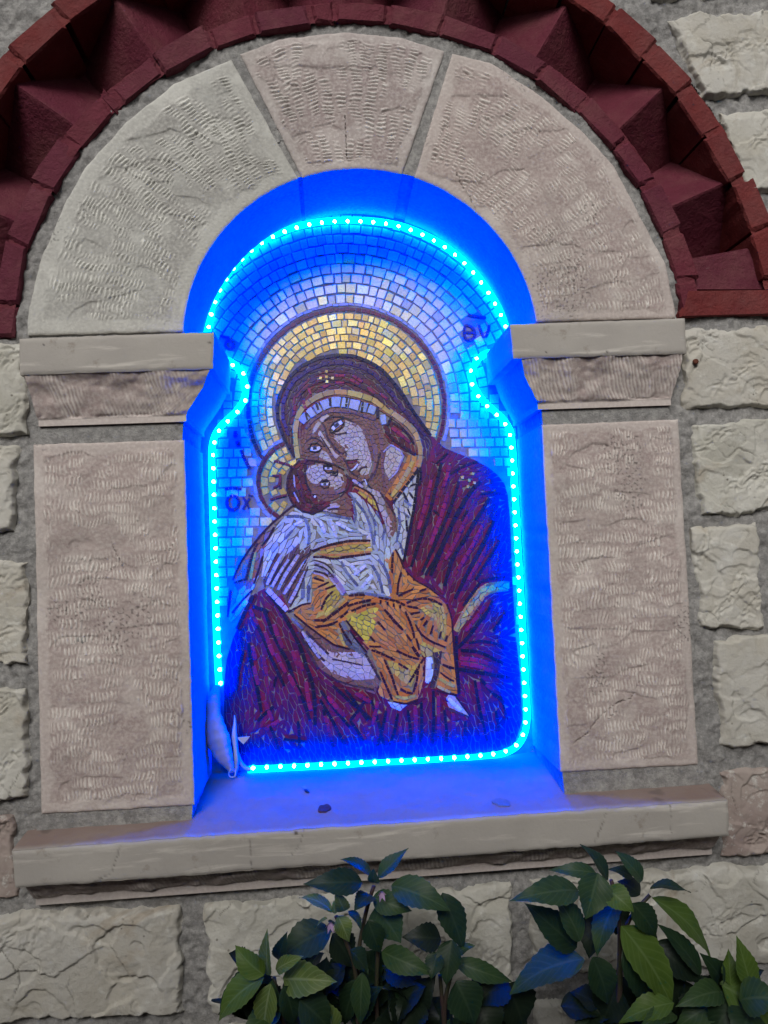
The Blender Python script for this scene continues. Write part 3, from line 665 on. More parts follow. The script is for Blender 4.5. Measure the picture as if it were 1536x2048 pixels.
SLEEVE = [(556, 1046), (545, 1064), (534, 1086), (527, 1110), (524, 1140), (508, 1166), (498, 1178), (478, 1180), (465, 1178), (466, 1158), (480, 1128), (497, 1102), (522, 1070), (545, 1048), (590, 1010), (592, 1018)]
CUFF = [(470, 1166), (498, 1160), (520, 1150), (508, 1176), (495, 1205), (480, 1228), (462, 1245), (456, 1235), (462, 1200)]
HANDR = [(530, 1176), (525, 1162), (536, 1141), (553, 1106), (560, 1105), (560, 1120), (598, 1086), (600, 1100), (624, 1088), (622, 1108), (618, 1120), (610, 1146), (600, 1176), (581, 1208), (576, 1225), (560, 1210)]
HIM = [(624, 1148), (660, 1143), (682, 1168), (697, 1192), (731, 1187), (760, 1193), (780, 1196), (777, 1160), (776, 1122), (789, 1095), (800, 1112), (806, 1130), (812, 1143), (831, 1161), (855, 1172), (873, 1188), (891, 1207), (904, 1236), (905, 1280), (908, 1316), (911, 1353), (915, 1388), (870, 1378), (878, 1344), (880, 1312), (849, 1316), (848, 1353), (842, 1376), (836, 1397), (811, 1406), (788, 1401), (781, 1390), (775, 1400), (752, 1388), (763, 1362), (757, 1341), (740, 1299), (718, 1276), (690, 1243), (700, 1297), (668, 1288), (643, 1270), (614, 1250), (589, 1231), (587, 1222), (602, 1210), (624, 1205)]
YEL1 = [(686, 1232), (700, 1226), (726, 1222), (745, 1214), (758, 1214), (752, 1240), (748, 1258), (742, 1272), (733, 1288), (720, 1272), (704, 1258)]
YEL2 = [(840, 1216), (855, 1207), (875, 1204), (888, 1214), (893, 1240), (893, 1262), (888, 1280), (876, 1262), (870, 1240), (852, 1230)]
YEL3 = [(838, 1280), (850, 1284), (870, 1294), (882, 1300), (880, 1312), (850, 1316), (842, 1308)]
YEL4 = [(772, 1318), (800, 1326), (826, 1330), (838, 1322), (832, 1350), (822, 1375), (800, 1360), (784, 1345)]
YEL5 = [(640, 1130), (668, 1150), (684, 1172), (680, 1196), (660, 1225), (628, 1240), (640, 1215), (655, 1190)]
LEG = [(851, 1314), (864, 1314), (868, 1330), (865, 1350), (858, 1372), (849, 1372)]
LEGD = [(864, 1304), (884, 1300), (882, 1320), (876, 1350), (868, 1376), (857, 1374), (866, 1350), (868, 1328)]
HANDL = [(577, 1228), (590, 1240), (614, 1252), (643, 1272), (668, 1290), (700, 1299), (716, 1290), (728, 1288), (742, 1312), (758, 1345), (760, 1362), (750, 1388), (716, 1377), (690, 1372), (655, 1350), (632, 1330), (612, 1294), (595, 1258)]
PALM = [(624, 1278), (645, 1292), (664, 1304), (700, 1303), (722, 1302), (738, 1316), (752, 1348), (748, 1358), (715, 1360), (690, 1355), (662, 1344), (642, 1322)]
WRIST = [(684, 1235), (700, 1262), (720, 1290), (735, 1312), (728, 1318), (708, 1300), (690, 1290), (680, 1260)]
FOOT = [(888, 1384), (908, 1390), (922, 1410), (938, 1432), (920, 1424), (896, 1414)]
FOOT2 = [(774, 1402), (790, 1404), (816, 1407), (800, 1422), (782, 1414)]
SASH = [(622, 1114), (632, 1104), (660, 1092), (690, 1085), (716, 1081), (741, 1083), (746, 1104), (715, 1110), (690, 1113), (667, 1116), (645, 1112)]
BRAID = [(1018, 1160), (1018, 1182), (985, 1184), (968, 1190), (950, 1214), (930, 1246), (914, 1266), (904, 1258), (918, 1230), (940, 1196), (960, 1170), (985, 1162)]
REG = [('robe', ROBE, MAROON, 23, 8.5), ('hood', HOODP, HOOD, 17, 6), ('hoodin', HOODIN, WINE+HOOD[:1], 18, 6.5), ('inhood', INSIDEHOOD, WINE, 13, 6),
       ('face', FACE, BROWN, 9, 6), ('cheek', CHEEK, FLESH, 9, 7.5), ('ear', EAR, FLESH, 10, 8), ('bridge', BRIDGE, FLESH, 14, 8), ('nose', NOSE, FLESH, 14, 8), ('lcheek', LCHEEK, FLESH, 10, 7),
       ('scarf', SCARF, SKYW, 15, 8), ('tunic', TUNIC, SKYW, 24, 8), ('collar', COLLAR, ORANGE, 14, 8), ('neck', NECK, BROWN, 12, 8), ('chest', CHEST, LILAC, 14, 6),
       ('arm', ARM, LILAC, 12, 8), ('armd', ARMD, BROWN, 13, 7), ('ccollar', CCOLLAR, YELLOW, 14, 7), ('chair', CHAIR_, WINE+[(.06, .012, .03)], 12, 7), ('cface', CFACE, BROWN, 9, 7), ('clight', CLIGHT, FLESH, 9, 7),
       ('sleeve', SLEEVE, [(.34, .15, .14), (.38, .12, .08), (.36, .28, .20), (.30, .20, .30)], 17, 8), ('cuff', CUFF, [(.30, .14, .16), (.42, .46, .56), (.28, .22, .36), (.5, .5, .55)], 18, 9),
       ('himation', HIM, ORANGE, 20, 8), ('yel', YEL1, LEMON, 13, 9), ('yel2', YEL2, YELLOW, 15, 7), ('yel3', YEL3, YELLOW, 12, 9), ('yel4', YEL4, YELLOW, 13, 10), ('yel5', YEL5, YELLOW, 16, 7),
       ('handr', HANDR, [(.17, .085, .095), (.14, .07, .08), (.20, .10, .11)], 16, 6), ('handl', HANDL, BROWN, 14, 8), ('palm', PALM, FLESH, 14, 10), ('wrist', WRIST, SLATE, 14, 7), ('leg', LEG, WHITE, 13, 8), ('legd', LEGD, DBROWN, 9, 8),
       ('foot', FOOT, LILAC, 12, 9), ('foot2', FOOT2, SKYW, 12, 9), ('sash', SASH, YELLOW, 15, 7), ('braid', BRAID, YELLOW, 16, 8)]
H1, R1 = np.array([692., 815.]), 197.0
H2, R2 = np.array([598., 964.]), 84.0
def in_figure(p):
    return any(ins(r[1], p) for r in REG)

# strokes: palette, width, points (single rows of tesserae that draw the folds, outlines and features)
K = INKY
ST = []
def st(pal, w, *pts, **kw): ST.append((pal, w, pts, kw))
# robe folds on the right
st(K, 7, (882, 926), (872, 970), (864, 1006), (852, 1045), (840, 1079), (830, 1108), (822, 1133)); st(K, 7, (917, 962), (911, 985), (902, 1011), (890, 1040), (877, 1070), (860, 1108), (844, 1144))
st(K, 9, (960, 962), (945, 978), (928, 1002), (914, 1028), (902, 1051), (880, 1102), (860, 1152)); st(K, 8, (979, 995), (957, 1031), (942, 1055), (928, 1079), (914, 1100), (902, 1122), (888, 1172))
st(K, 8, (988, 1040), (974, 1070), (959, 1101), (949, 1119), (939, 1137), (925, 1165), (909, 1197)); st(K, 5, (959, 988), (985, 984), (1010, 988)); st(K, 5, (900, 949), (920, 936), (942, 926), (955, 924))
st(K, 6, (960, 1164), (980, 1157), (999, 1155), (1020, 1154)); st(K, 6, (836, 940), (832, 985), (826, 1025), (818, 1066), (812, 1100), (806, 1124)); st(K, 5, (934, 1020), (922, 1042)); st(K, 5, (866, 1020), (880, 1032))
st(K, 6, (960, 1164), (945, 1184), (925, 1212)); st(K, 5, (872, 928), (895, 906)); st(K, 6, (900, 1060), (868, 1120), (850, 1150)); st(K, 6, (1000, 1080), (975, 1120), (950, 1160))
for a in ((862, 960, 836, 1060), (896, 985, 860, 1090), (935, 1030, 890, 1120), (965, 1050, 915, 1140), (898, 930, 886, 975), (975, 1090, 935, 1160)): st(CRIMSON, 8, a[:2], ((a[0]+a[2])/2+2, (a[1]+a[3])/2), a[2:])
# lower right
st(K, 8, (914, 1296), (933, 1277), (947, 1258), (959, 1242), (974, 1222)); st(K, 7, (920, 1300), (940, 1301), (955, 1303), (972, 1309), (988, 1318), (1007, 1326)); st(K, 8, (912, 1337), (928, 1339), (944, 1342), (966, 1346), (988, 1350), (1008, 1353), (1030, 1356))
st(K, 6, (936, 1285), (962, 1281), (985, 1285), (1010, 1293)); st(K, 7, (949, 1359), (955, 1400), (961, 1430), (974, 1485)); st(K, 7, (959, 1355), (975, 1375), (990, 1390), (1010, 1405)); st(K, 7, (912, 1270), (912, 1320), (918, 1388))
st(CRIMSON, 9, (918, 1316), (945, 1318), (975, 1326), (1000, 1340)); st(CRIMSON, 9, (920, 1326), (950, 1330), (985, 1342)); st(CRIMSON, 8, (930, 1262), (955, 1232), (968, 1212)); st(CRIMSON, 8, (955, 1362), (962, 1395), (968, 1430)); st(CRIMSON, 8, (970, 1368), (990, 1382), (1004, 1390))
st(K, 6, (985, 1200), (965, 1240)); st(K, 6, (1015, 1220), (985, 1262)); st(K, 5, (1000, 1390), (1015, 1440))
# lower left sleeve
st(K, 8, (507, 1190), (495, 1214), (483, 1240), (474, 1258)); st(K, 7, (507, 1213), (518, 1216), (528, 1219), (538, 1225)); st(K, 7, (500, 1222), (509, 1238), (518, 1256), (528, 1278), (542, 1314), (550, 1330), (557, 1347), (569, 1372))
st(K, 8, (528, 1220), (536, 1238), (542, 1257), (550, 1273), (557, 1289), (576, 1324), (588, 1359), (606, 1396), (620, 1440)); st(K, 8, (498, 1284), (499, 1298), (500, 1312), (505, 1331), (509, 1349), (516, 1382), (523, 1423))
st(K, 8, (531, 1180), (548, 1200), (566, 1226), (579, 1250), (599, 1289), (606, 1308), (611, 1326), (625, 1366), (630, 1405), (630, 1451)); st(K, 6, (553, 1352), (548, 1373)); st(K, 7, (641, 1380), (653, 1396), (665, 1412), (682, 1433), (700, 1454))
st(K, 6, (646, 1417), (652, 1440), (657, 1461), (667, 1496)); st(K, 7, (665, 1370), (683, 1386), (700, 1403), (722, 1420), (745, 1440)); st(K, 7, (548, 1412), (530, 1426), (515, 1442)); st(K, 6, (567, 1477), (590, 1480), (613, 1482)); st(K, 6, (488, 1300), (478, 1340), (474, 1380))
for a in ((500, 1218, 516, 1250), (530, 1262, 548, 1310), (548, 1248, 566, 1296), (508, 1330, 518, 1370), (553, 1306, 572, 1345), (560, 1190, 576, 1222), (592, 1300, 606, 1340), (578, 1348, 600, 1392), (526, 1310, 534, 1350), (612, 1362, 622, 1420), (505, 1290, 512, 1320), (655, 1392, 690, 1432), (560, 1440, 530, 1460), (585, 1300, 598, 1335)): st(CRIMSON, 9, a[:2], ((a[0]+a[2])/2-1, (a[1]+a[3])/2), a[2:])
# bottom fan
for k, (x0, y0, x1, y1) in enumerate([(690, 1378, 735, 1440), (735, 1392, 700, 1440), (742, 1398, 770, 1500), (796, 1425, 778, 1495), (772, 1420, 752, 1500), (815, 1418, 822, 1500), (842, 1404, 840, 1495), (866, 1380, 864, 1493), (888, 1418, 893, 1500), (930, 1440, 925, 1500), (640, 1398, 690, 1490), (700, 1440, 728, 1483), (596, 1440, 598, 1500), (540, 1450, 560, 1505), (990, 1420, 1000, 1480)]):
    st(K, 6.5, (x0, y0), ((x0+x1)/2+2, (y0+y1)/2), (x1, y1))
for x0, y0, x1, y1 in [(755, 1402, 745, 1450), (830, 1410, 832, 1470), (876, 1390, 877, 1470), (710, 1385, 742, 1404), (905, 1425, 910, 1490), (650, 1430, 662, 1480), (730, 1446, 742, 1490), (960, 1445, 966, 1490), (800, 1450, 803, 1500), (530, 1400, 545, 1440)]: st(CRIMSON, 8, (x0, y0), (x1, y1))
# hood
st(INKY, 7, *HOODP[0:17]); st(HOOD, 7, (578, 872), (566, 838), (566, 808), (574, 784), (590, 760), (616, 742), (650, 728), (690, 725), (725, 735), (752, 752), (775, 778), (800, 812), (825, 845), (850, 872))
st([(.62, .40, .09), (.66, .36, .10), (.56, .36, .12), (.68, .46, .10)], 11, (596, 918), (592, 890), (590, 860), (596, 832), (606, 814), (629, 797), (650, 788), (674, 784), (704, 787), (728, 794), (748, 801), (774, 820), (806, 842), (822, 857), (833, 872), (841, 900), (840, 922), (836, 936))
st([(.30, .12, .07), (.32, .16, .09)], 3.5, (603, 910), (600, 880), (600, 852), (612, 826), (634, 806), (674, 792), (704, 795), (746, 810), (772, 828), (802, 849), (826, 875), (834, 900))
for a in ((612, 820, 606, 800), (622, 790, 616, 775), (660, 770, 645, 776), (690, 765, 670, 766), (720, 770, 700, 760), (748, 790, 735, 775), (640, 762, 620, 772), (775, 800, 760, 788), (590, 810, 588, 832), (705, 752, 725, 765), (668, 752, 690, 752)): st(CRIMSON, 6, a[:2], a[2:])
st(BURG, 4, (600, 790), (625, 768), (660, 758), (700, 765), (740, 785), (780, 820))
st([(.42, .48, .58), (.36, .42, .54), (.46, .52, .60)], 19, (601, 846), (612, 834), (622, 826), (643, 813), (660, 806), (676, 804), (700, 808), (712, 811), (738, 818), (752, 824), seg=18, gap=3.5)
st(K, 5, (632, 806), (637, 822)); st(K, 5, (661, 796), (660, 814)); st(K, 5, (694, 797), (692, 816)); st(K, 5, (726, 804), (723, 826)); st(K, 7, (755, 814), (755, 838)); st(K, 4, (611, 826), (615, 842))
st(SKYW, 12, (765, 830), (768, 850)); st(K, 5, (783, 834), (774, 853)); st(CRIMSON, 7, (782, 856), (800, 868), (820, 886)); st(BURG, 6, (770, 862), (786, 880), (806, 894), (830, 910)); st(BURG, 5, (786, 846), (812, 864), (828, 888))
# gold star on the forehead veil and on the shoulder
for p in ((653, 755), (641, 757), (665, 757), (653, 744), (654, 764), (924, 955), (938, 961), (945, 948), (948, 966), (935, 974)): st(GOLD, 6.5, (p[0]-3.2, p[1]-.5), (p[0]+3.2, p[1]+.5), metal=1)
# mother's face
st(BROWN, 6, (612, 858), (628, 838), (660, 822), (704, 824), (750, 840)); st(DBROWN, 3.5, (646, 848), (652, 858), (644, 846)); st(DBROWN, 4, (648, 850), (655, 876), (668, 894), (680, 906)); st(DBROWN, 3.5, (648, 842), (660, 834), (680, 834), (696, 838), (708, 846))
st(DBROWN, 3, (640, 872), (652, 890), (662, 906)); st(DBROWN, 4.5, (683, 908), (692, 902), (692, 912)); st(DBROWN, 3, (662, 866), (670, 870), (682, 868), (694, 866)); st(DBROWN, 3, (660, 866), (662, 852), (672, 841), (686, 839))
st(WHITE, 9, (664, 860), (671, 852), (684, 844)); st([(.035, .055, .12), (.045, .07, .14)], 10, (668, 855), (678, 847)); st(K, 6, (671, 853), (676, 849)); st(WHITE, 3.5, (679, 844), (683, 848))
st(K, 2.8, (659, 862), (663, 851), (673, 842), (688, 837)); st(K, 2.2, (662, 866), (672, 864), (681, 858), (688, 846))
st(WHITE, 9, (621, 898), (630, 900), (641, 896)); st([(.035, .055, .12), (.045, .07, .14)], 9, (625, 897), (634, 896)); st(K, 5.5, (628, 897), (632, 896)); st(K, 2.8, (617, 899), (621, 889), (632, 885), (643, 893)); st(K, 2.2, (619, 902), (628, 906), (638, 903), (644, 896))
st(DBROWN, 3, (612, 884), (624, 874), (640, 880), (650, 894)); st([(.20, .02, .04)], 5.5, (694, 926), (704, 925), (714, 920)); st([(.22, .03, .05)], 4.5, (698, 934), (704, 938), (709, 931)); st(WHITE, 4, (700, 943), (710, 937), (716, 928)); st(K, 2.5, (690, 923), (704, 921), (717, 919))
st(DBROWN, 4, (716, 944), (722, 935), (734, 933)); st(DBROWN, 3.5, (686, 916), (694, 928), (700, 944), (716, 954)); st(BROWN, 8, (742, 872), (752, 905), (750, 940), (738, 962)); st(DBROWN, 4, (760, 905), (752, 940), (738, 960), (722, 964)); st(LILAC, 3.5, (766, 905), (782, 889), (808, 908), (793, 944), (777, 960))
st(BROWN, 5, (752, 845), (762, 880), (764, 915), (766, 950), (770, 975))
# collar, scarf
st(YELLOW, 9, (826, 922), (814, 946), (798, 972), (782, 994), seg=17); st(ORANGE, 6, (836, 920), (826, 950), (808, 976), (788, 1002)); st(K, 6, (836, 938), (822, 958), (806, 978), (786, 1006)); st(K, 5, (840, 934), (842, 952), (838, 972))
st(K, 4.5, (806, 985), (816, 1005)); st(K, 4.5, (818, 985), (826, 997)); st(SLATE, 5, (808, 1000), (822, 1012)); st(K, 4, (820, 972), (832, 968)); st(K, 5, (812, 1040), (814, 1064)); st(SLATE, 5, (796, 1015), (800, 1050), (792, 1085)); st(SLATE, 4.5, (806, 1024), (818, 1036)); st(SLATE, 5, (800, 1085), (806, 1110)); st(K, 4, (815, 1018), (820, 1030))
# child's head
st(BURG, 4.5, (600, 921), (584, 936), (576, 955), (574, 978), (580, 998), (592, 1014), (608, 1024), (626, 1027), (642, 1021), (660, 1010)); st(K, 4, (610, 946), (612, 966), (620, 982), (634, 996)); st(BURG, 3.5, (612, 920), (640, 923), (668, 930), (688, 940))
for a in ((588, 950, 590, 975), (596, 940, 598, 960), (588, 985, 598, 1005), (602, 985, 612, 1008), (600, 965, 606, 980)): st(LILAC if a[0] == 588 else WINE, 3.2, a[:2], a[2:])
st(K, 3.5, (647, 930), (648, 943), (654, 947), (664, 945), (676, 945)); st(K, 3, (675, 941), (676, 950), (670, 954)); st(WHITE, 5, (649, 937), (664, 938)); st([(.07, .07, .10)], 6, (653, 936), (660, 937)); st(K, 2.6, (647, 932), (656, 930), (666, 935)); st(DBROWN, 3, (642, 962), (650, 958), (660, 962), (658, 975), (646, 978), (640, 970)); st(WHITE, 5, (642, 969), (657, 969)); st([(.06, .06, .09)], 6.5, (646, 968), (653, 969)); st(K, 2.6, (639, 966), (647, 961), (658, 963)); st(WINE, 4, (682, 954), (686, 962)); st(K, 2.5, (660, 950), (672, 951)); st(BROWN, 7, (622, 986), (645, 985), (672, 986), (690, 978)); st(WHITE, 5, (628, 992), (632, 995))
st(DBROWN, 3, (692, 948), (700, 962), (694, 980), (680, 994)); st(SLATE, 5, (650, 1028), (680, 1034), (702, 1038)); st(LILAC, 3, (655, 1016), (678, 1014)); st(DBROWN, 2, (654, 1019), (680, 1018))
st(DBROWN, 5, (692, 950), (706, 962), (724, 968)); st(LILAC, 6, (704, 960), (716, 967), (726, 976)); st(DBROWN, 3.5, (728, 955), (736, 972), (744, 978)); st(WHITE, 3, (729, 958), (734, 970)); st(BURG, 4, (704, 969), (722, 977), (742, 987), (752, 1004), (758, 1024)); st(ORANGE, 5, (708, 974), (728, 984), (744, 998)); st(DBROWN, 4, (760, 985), (776, 1008), (790, 1030)); st(SLATE, 5, (770, 1056), (764, 1080)); st(SLATE, 4, (752, 1022), (762, 1042))
# tunic folds
st(SLATE, 6, (573, 1034), (592, 1032), (608, 1034), (617, 1052), (619, 1074), (616, 1088)); st(SLATE, 5.5, (697, 985), (706, 996), (716, 1008), (730, 1026), (740, 1050), (744, 1075), (748, 1090)); st(SLATE, 5, (706, 1000), (712, 1030), (708, 1045)); st(SLATE, 6, (682, 1122), (690, 1140), (704, 1158), (716, 1172)); st(SLATE, 6, (744, 1130), (756, 1150), (762, 1170), (765, 1186))
st(SLATE, 6, (756, 1118), (768, 1134), (778, 1156), (781, 1186)); st(WHITE, 6, (640, 1042), (650, 1066)); st(WHITE, 6, (672, 1046), (704, 1062)); st(WHITE, 6, (660, 1038), (674, 1076)); st(WHITE, 6, (700, 1128), (716, 1144)); st(WHITE, 6, (732, 1130), (708, 1150)); st(WHITE, 6, (744, 1150), (722, 1176)); st(WHITE, 6, (588, 1050), (606, 1042)); st(SLATE, 5, (586, 1060), (570, 1078)); st(SLATE, 8, (606, 1158), (606, 1196)); st(SLATE, 7, (618, 1170), (616, 1200))
st([(.30, .20, .38), (.36, .26, .44)], 9, (662, 1148), (676, 1166), (690, 1186)); st(LILAC, 4, (656, 1150), (670, 1168), (686, 1190)); st(SLATE, 6, (700, 1188), (728, 1186), (760, 1192), (782, 1196)); st(SLATE, 5, (736, 1018), (746, 1036), (752, 1052)); st(SLATE, 5, (750, 1060), (748, 1082))
# sash
st(BURG, 4.5, (624, 1102), (645, 1094), (668, 1087), (700, 1081), (741, 1081)); st(BURG, 4.5, (626, 1114), (648, 1114), (668, 1118), (700, 1113), (742, 1107)); st(ORANGE, 5, (634, 1108), (655, 1110), (680, 1110), (715, 1106), (742, 1103)); st(ORANGE, 4.5, (640, 1100), (668, 1093), (700, 1087), (740, 1086)); st(ORANGE, 8, (770, 1118), (778, 1124))
# sleeve at left and hand
st(BURG, 4.5, (588, 1010), (566, 1028), (545, 1046), (522, 1070), (497, 1102), (480, 1128), (466, 1160)); st(BURG, 4.5, (548, 1054), (538, 1076), (524, 1092)); st(BURG, 5, (516, 1086), (504, 1110), (498, 1136), (492, 1158)); st(BURG, 4.5, (526, 1112), (518, 1140), (508, 1168)); st(BURG, 5, (468, 1166), (482, 1161), (496, 1157)); st(YELLOW, 6, (512, 1104), (506, 1130), (502, 1158)); st(NAVY, 4.5, (505, 1180), (486, 1200), (464, 1226)); st(NAVY, 4, (462, 1180), (458, 1210), (456, 1234)); st(WHITE, 10, (494, 1200), (486, 1212))
FING = [(.58, .50, .56), (.62, .54, .60), (.54, .46, .53)]
for q in (((564, 1110), (553, 1130), (543, 1150), (534, 1170)), ((578, 1118), (566, 1138), (554, 1156), (544, 1174)), ((598, 1109), (584, 1130), (570, 1152), (556, 1180)), ((618, 1114), (604, 1134), (588, 1158), (568, 1188)), ((612, 1142), (602, 1162), (592, 1182), (579, 1206))): st(FING, 7, *q, seg=15)
for q in (((555, 1106), (546, 1124), (536, 1146)), ((571, 1112), (560, 1132), (548, 1154), (540, 1168)), ((590, 1108), (576, 1128), (562, 1150), (551, 1172)), ((608, 1108), (594, 1130), (580, 1152), (563, 1182)), ((622, 1098), (612, 1122), (596, 1150), (578, 1182), (574, 1196)), ((616, 1132), (606, 1160), (594, 1188), (580, 1214))): st(DBROWN, 3.6, *q)
st(FING, 11, (534, 1178), (550, 1194), (566, 1211), (575, 1221), seg=14); st(BURG, 3.5, (576, 1224), (590, 1216), (606, 1208), (622, 1206))
for k, y in enumerate((1122, 1132, 1143)): st(DBROWN, 3.2, (628, y-2), (646, y+2), (660, y+12), (668, y+24 if k < 2 else y+8)); st(LILAC, 3.6, (628, y+3), (644, y+6), (656, y+15))
# mantle of the child: folds
B = BURG
st(B, 5.5, (697, 1191), (712, 1189), (730, 1189)); st(B, 5, (756, 1194), (775, 1198), (790, 1201), (810, 1210)); st(B, 5, (694, 1212), (712, 1206), (728, 1202), (742, 1199)); st(B, 5, (702, 1222), (716, 1216), (730, 1210), (752, 1207)); st(B, 5, (680, 1236), (696, 1222)); st(B, 4, (697, 1204), (688, 1214))
for x, y in ((761, 1203), (775, 1206), (787, 1210), (800, 1213)): st(B, 5, (x, y-4), (x, y+4))
st(B, 6, (768, 1218), (780, 1232), (792, 1246), (806, 1260)); st(B, 5, (810, 1222), (818, 1240), (826, 1262), (828, 1276)); st(B, 5, (812, 1206), (826, 1200), (842, 1196), (862, 1198), (884, 1210)); st(B, 5, (814, 1212), (836, 1216)); st(B, 4.5, (820, 1227), (840, 1224)); st(B, 4.5, (796, 1192), (812, 1184), (826, 1178)); st(B, 4.5, (838, 1182), (852, 1178))
st(B, 5, (786, 1104), (784, 1124), (784, 1146)); st(B, 4.5, (802, 1144), (796, 1166), (794, 1190)); st(B, 4.5, (790, 1098), (800, 1116), (808, 1138)); st(B, 4.5, (830, 1248), (840, 1266), (854, 1278), (870, 1286), (890, 1294)); st(B, 5, (812, 1268), (822, 1282)); st(B, 7, (824, 1292), (832, 1304), (838, 1314)); st(B, 4.5, (832, 1276), (838, 1300))
st(B, 4.5, (854, 1240), (846, 1252)); st(B, 4.5, (866, 1250), (860, 1268)); st(B, 4.5, (882, 1262), (878, 1276)); st(B, 4.5, (894, 1270), (890, 1282)); st(B, 4.5, (840, 1240), (848, 1234)); st(B, 5, (754, 1242), (762, 1250), (770, 1260)); st(B, 4.5, (740, 1272), (750, 1284)); st(B, 4.5, (738, 1292), (762, 1293))
st(B, 5, (742, 1299), (766, 1308), (790, 1320)); st(B, 5, (792, 1300), (816, 1312), (838, 1318)); st(B, 5, (796, 1326), (816, 1338)); st(B, 5, (768, 1318), (776, 1336), (784, 1354), (790, 1374), (796, 1390)); st(B, 5, (846, 1318), (836, 1334), (828, 1348), (818, 1364)); st(B, 5, (836, 1340), (832, 1366), (826, 1384)); st(B, 5, (800, 1376), (812, 1384), (826, 1386)); st(B, 5, (760, 1342), (770, 1366), (784, 1398)); st(B, 4, (786, 1402), (812, 1408), (836, 1400))
st(YELLOW, 6, (790, 1392), (812, 1396), (832, 1390)); st(ORANGE, 6, (842, 1326), (842, 1360)); st(B, 6, (884, 1328), (898, 1334), (908, 1336)); st(B, 4, (880, 1344), (892, 1354), (908, 1362)); st(YELLOW, 6, (878, 1356), (894, 1366), (908, 1372)); st(B, 4, (872, 1380), (894, 1386), (914, 1390)); st(YELLOW, 6, (874, 1372), (900, 1384)); st(B, 3.5, (893, 1206), (903, 1236), (905, 1270), (908, 1310), (912, 1350))
st(B, 5, (666, 1182), (652, 1196), (642, 1220)); st(B, 4.5, (628, 1156), (648, 1162)); st(B, 4.5, (636, 1174), (658, 1164)); st(B, 4.5, (650, 1178), (672, 1170)); st(B, 5.5, (628, 1240), (650, 1240), (672, 1224), (696, 1204)); st(B, 4.5, (630, 1254), (656, 1250), (676, 1242)); st(B, 4, (588, 1228), (614, 1250), (643, 1272), (668, 1290), (700, 1298)); st(YELLOW, 6, (650, 1232), (672, 1214), (690, 1196)); st(YELLOW, 6, (676, 1256), (684, 1280), (690, 1292)); st(B, 5, (678, 1246), (690, 1270), (704, 1288)); st(B, 4, (692, 1240), (708, 1260), (722, 1276))
st(B, 3.5, (812, 1142), (832, 1162), (856, 1174), (876, 1190))
# lower hand
st(DBROWN, 6, (612, 1262), (630, 1282), (650, 1302), (658, 1308)); st(DBROWN, 6, (610, 1282), (628, 1302), (650, 1322)); st(LILAC, 6, (618, 1276), (634, 1292), (650, 1308)); st(LILAC, 6, (604, 1262), (622, 1290), (640, 1316)); st(DBROWN, 3, (664, 1318), (690, 1322), (724, 1330)); st(DBROWN, 3.5, (648, 1344), (676, 1362), (712, 1372), (748, 1380)); st(DBROWN, 5, (730, 1306), (748, 1338), (760, 1360)); st(SLATE, 5, (584, 1236), (606, 1258)); st(K, 4, (700, 1262), (716, 1284), (734, 1304))
st(DBROWN, 6, (596, 1264), (616, 1300), (636, 1336))
# braid on the right sleeve
st(ORANGE, 5, (1016, 1164), (986, 1166), (962, 1174), (942, 1200), (922, 1230), (908, 1256)); st(ORANGE, 5, (1014, 1180), (988, 1182), (970, 1190), (952, 1214), (934, 1240))
# feet
st(WHITE, 8, (896, 1396), (906, 1406), (922, 1420)); st(K, 3.5, (912, 1394), (926, 1412), (940, 1432)); st(DBROWN, 3, (890, 1414), (912, 1424), (936, 1432)); st(WHITE, 8, (857, 1320), (859, 1345), (854, 1366))
# crosses on the child's halo
st(RED, 5, (548, 922), (570, 928), (590, 936)); st(RED, 5, (560, 948), (562, 958), (556, 974), (546, 976)); st(RED, 5, (544, 952), (560, 952)); st(RED, 5, (540, 1000), (556, 994), (574, 990)); st(RED, 5, (560, 950), (561, 978))
# rings round the two haloes
def arc(c, r, a0, a1, n=40): return [(c[0]+r*math.cos(math.radians(a)), c[1]-r*math.sin(math.radians(a))) for a in np.linspace(a0, a1, n)]
# letters
LET = [((374, 200, 640, 240), (1365/200)),]
def let(w, *pts): ST.append((NAVY, w, pts, dict(letter=1, seg=8)))
let(6, (935, 631), (950, 634), (972, 637)); let(6, (929, 652), (938, 652), (944, 656), (949, 664), (949, 674), (944, 681), (935, 682), (928, 676), (927, 664), (929, 652)); let(5, (930, 666), (948, 666)); let(6, (957, 650), (961, 664), (968, 679), (975, 668), (978, 651))
let(5.5, (453, 684), (459, 681), (466, 684), (469, 691), (466, 699), (459, 701), (453, 698), (450, 691), (453, 684)); let(5, (440, 673), (450, 675), (460, 676))
let(6, (450, 979), (466, 976), (484, 979)); let(6.5, (459, 993), (471, 991), (478, 1000), (478, 1012), (471, 1020), (460, 1020), (454, 1011), (454, 1000), (459, 993)); let(5, (486, 994), (494, 1006), (499, 1018)); let(5, (500, 996), (492, 1008), (486, 1020)); let(4, (497, 990), (506, 993))
let(8, (471, 862), (471, 876)); let(8, (474, 882), (478, 894)); let(7, (482, 900), (488, 916), (500, 938))

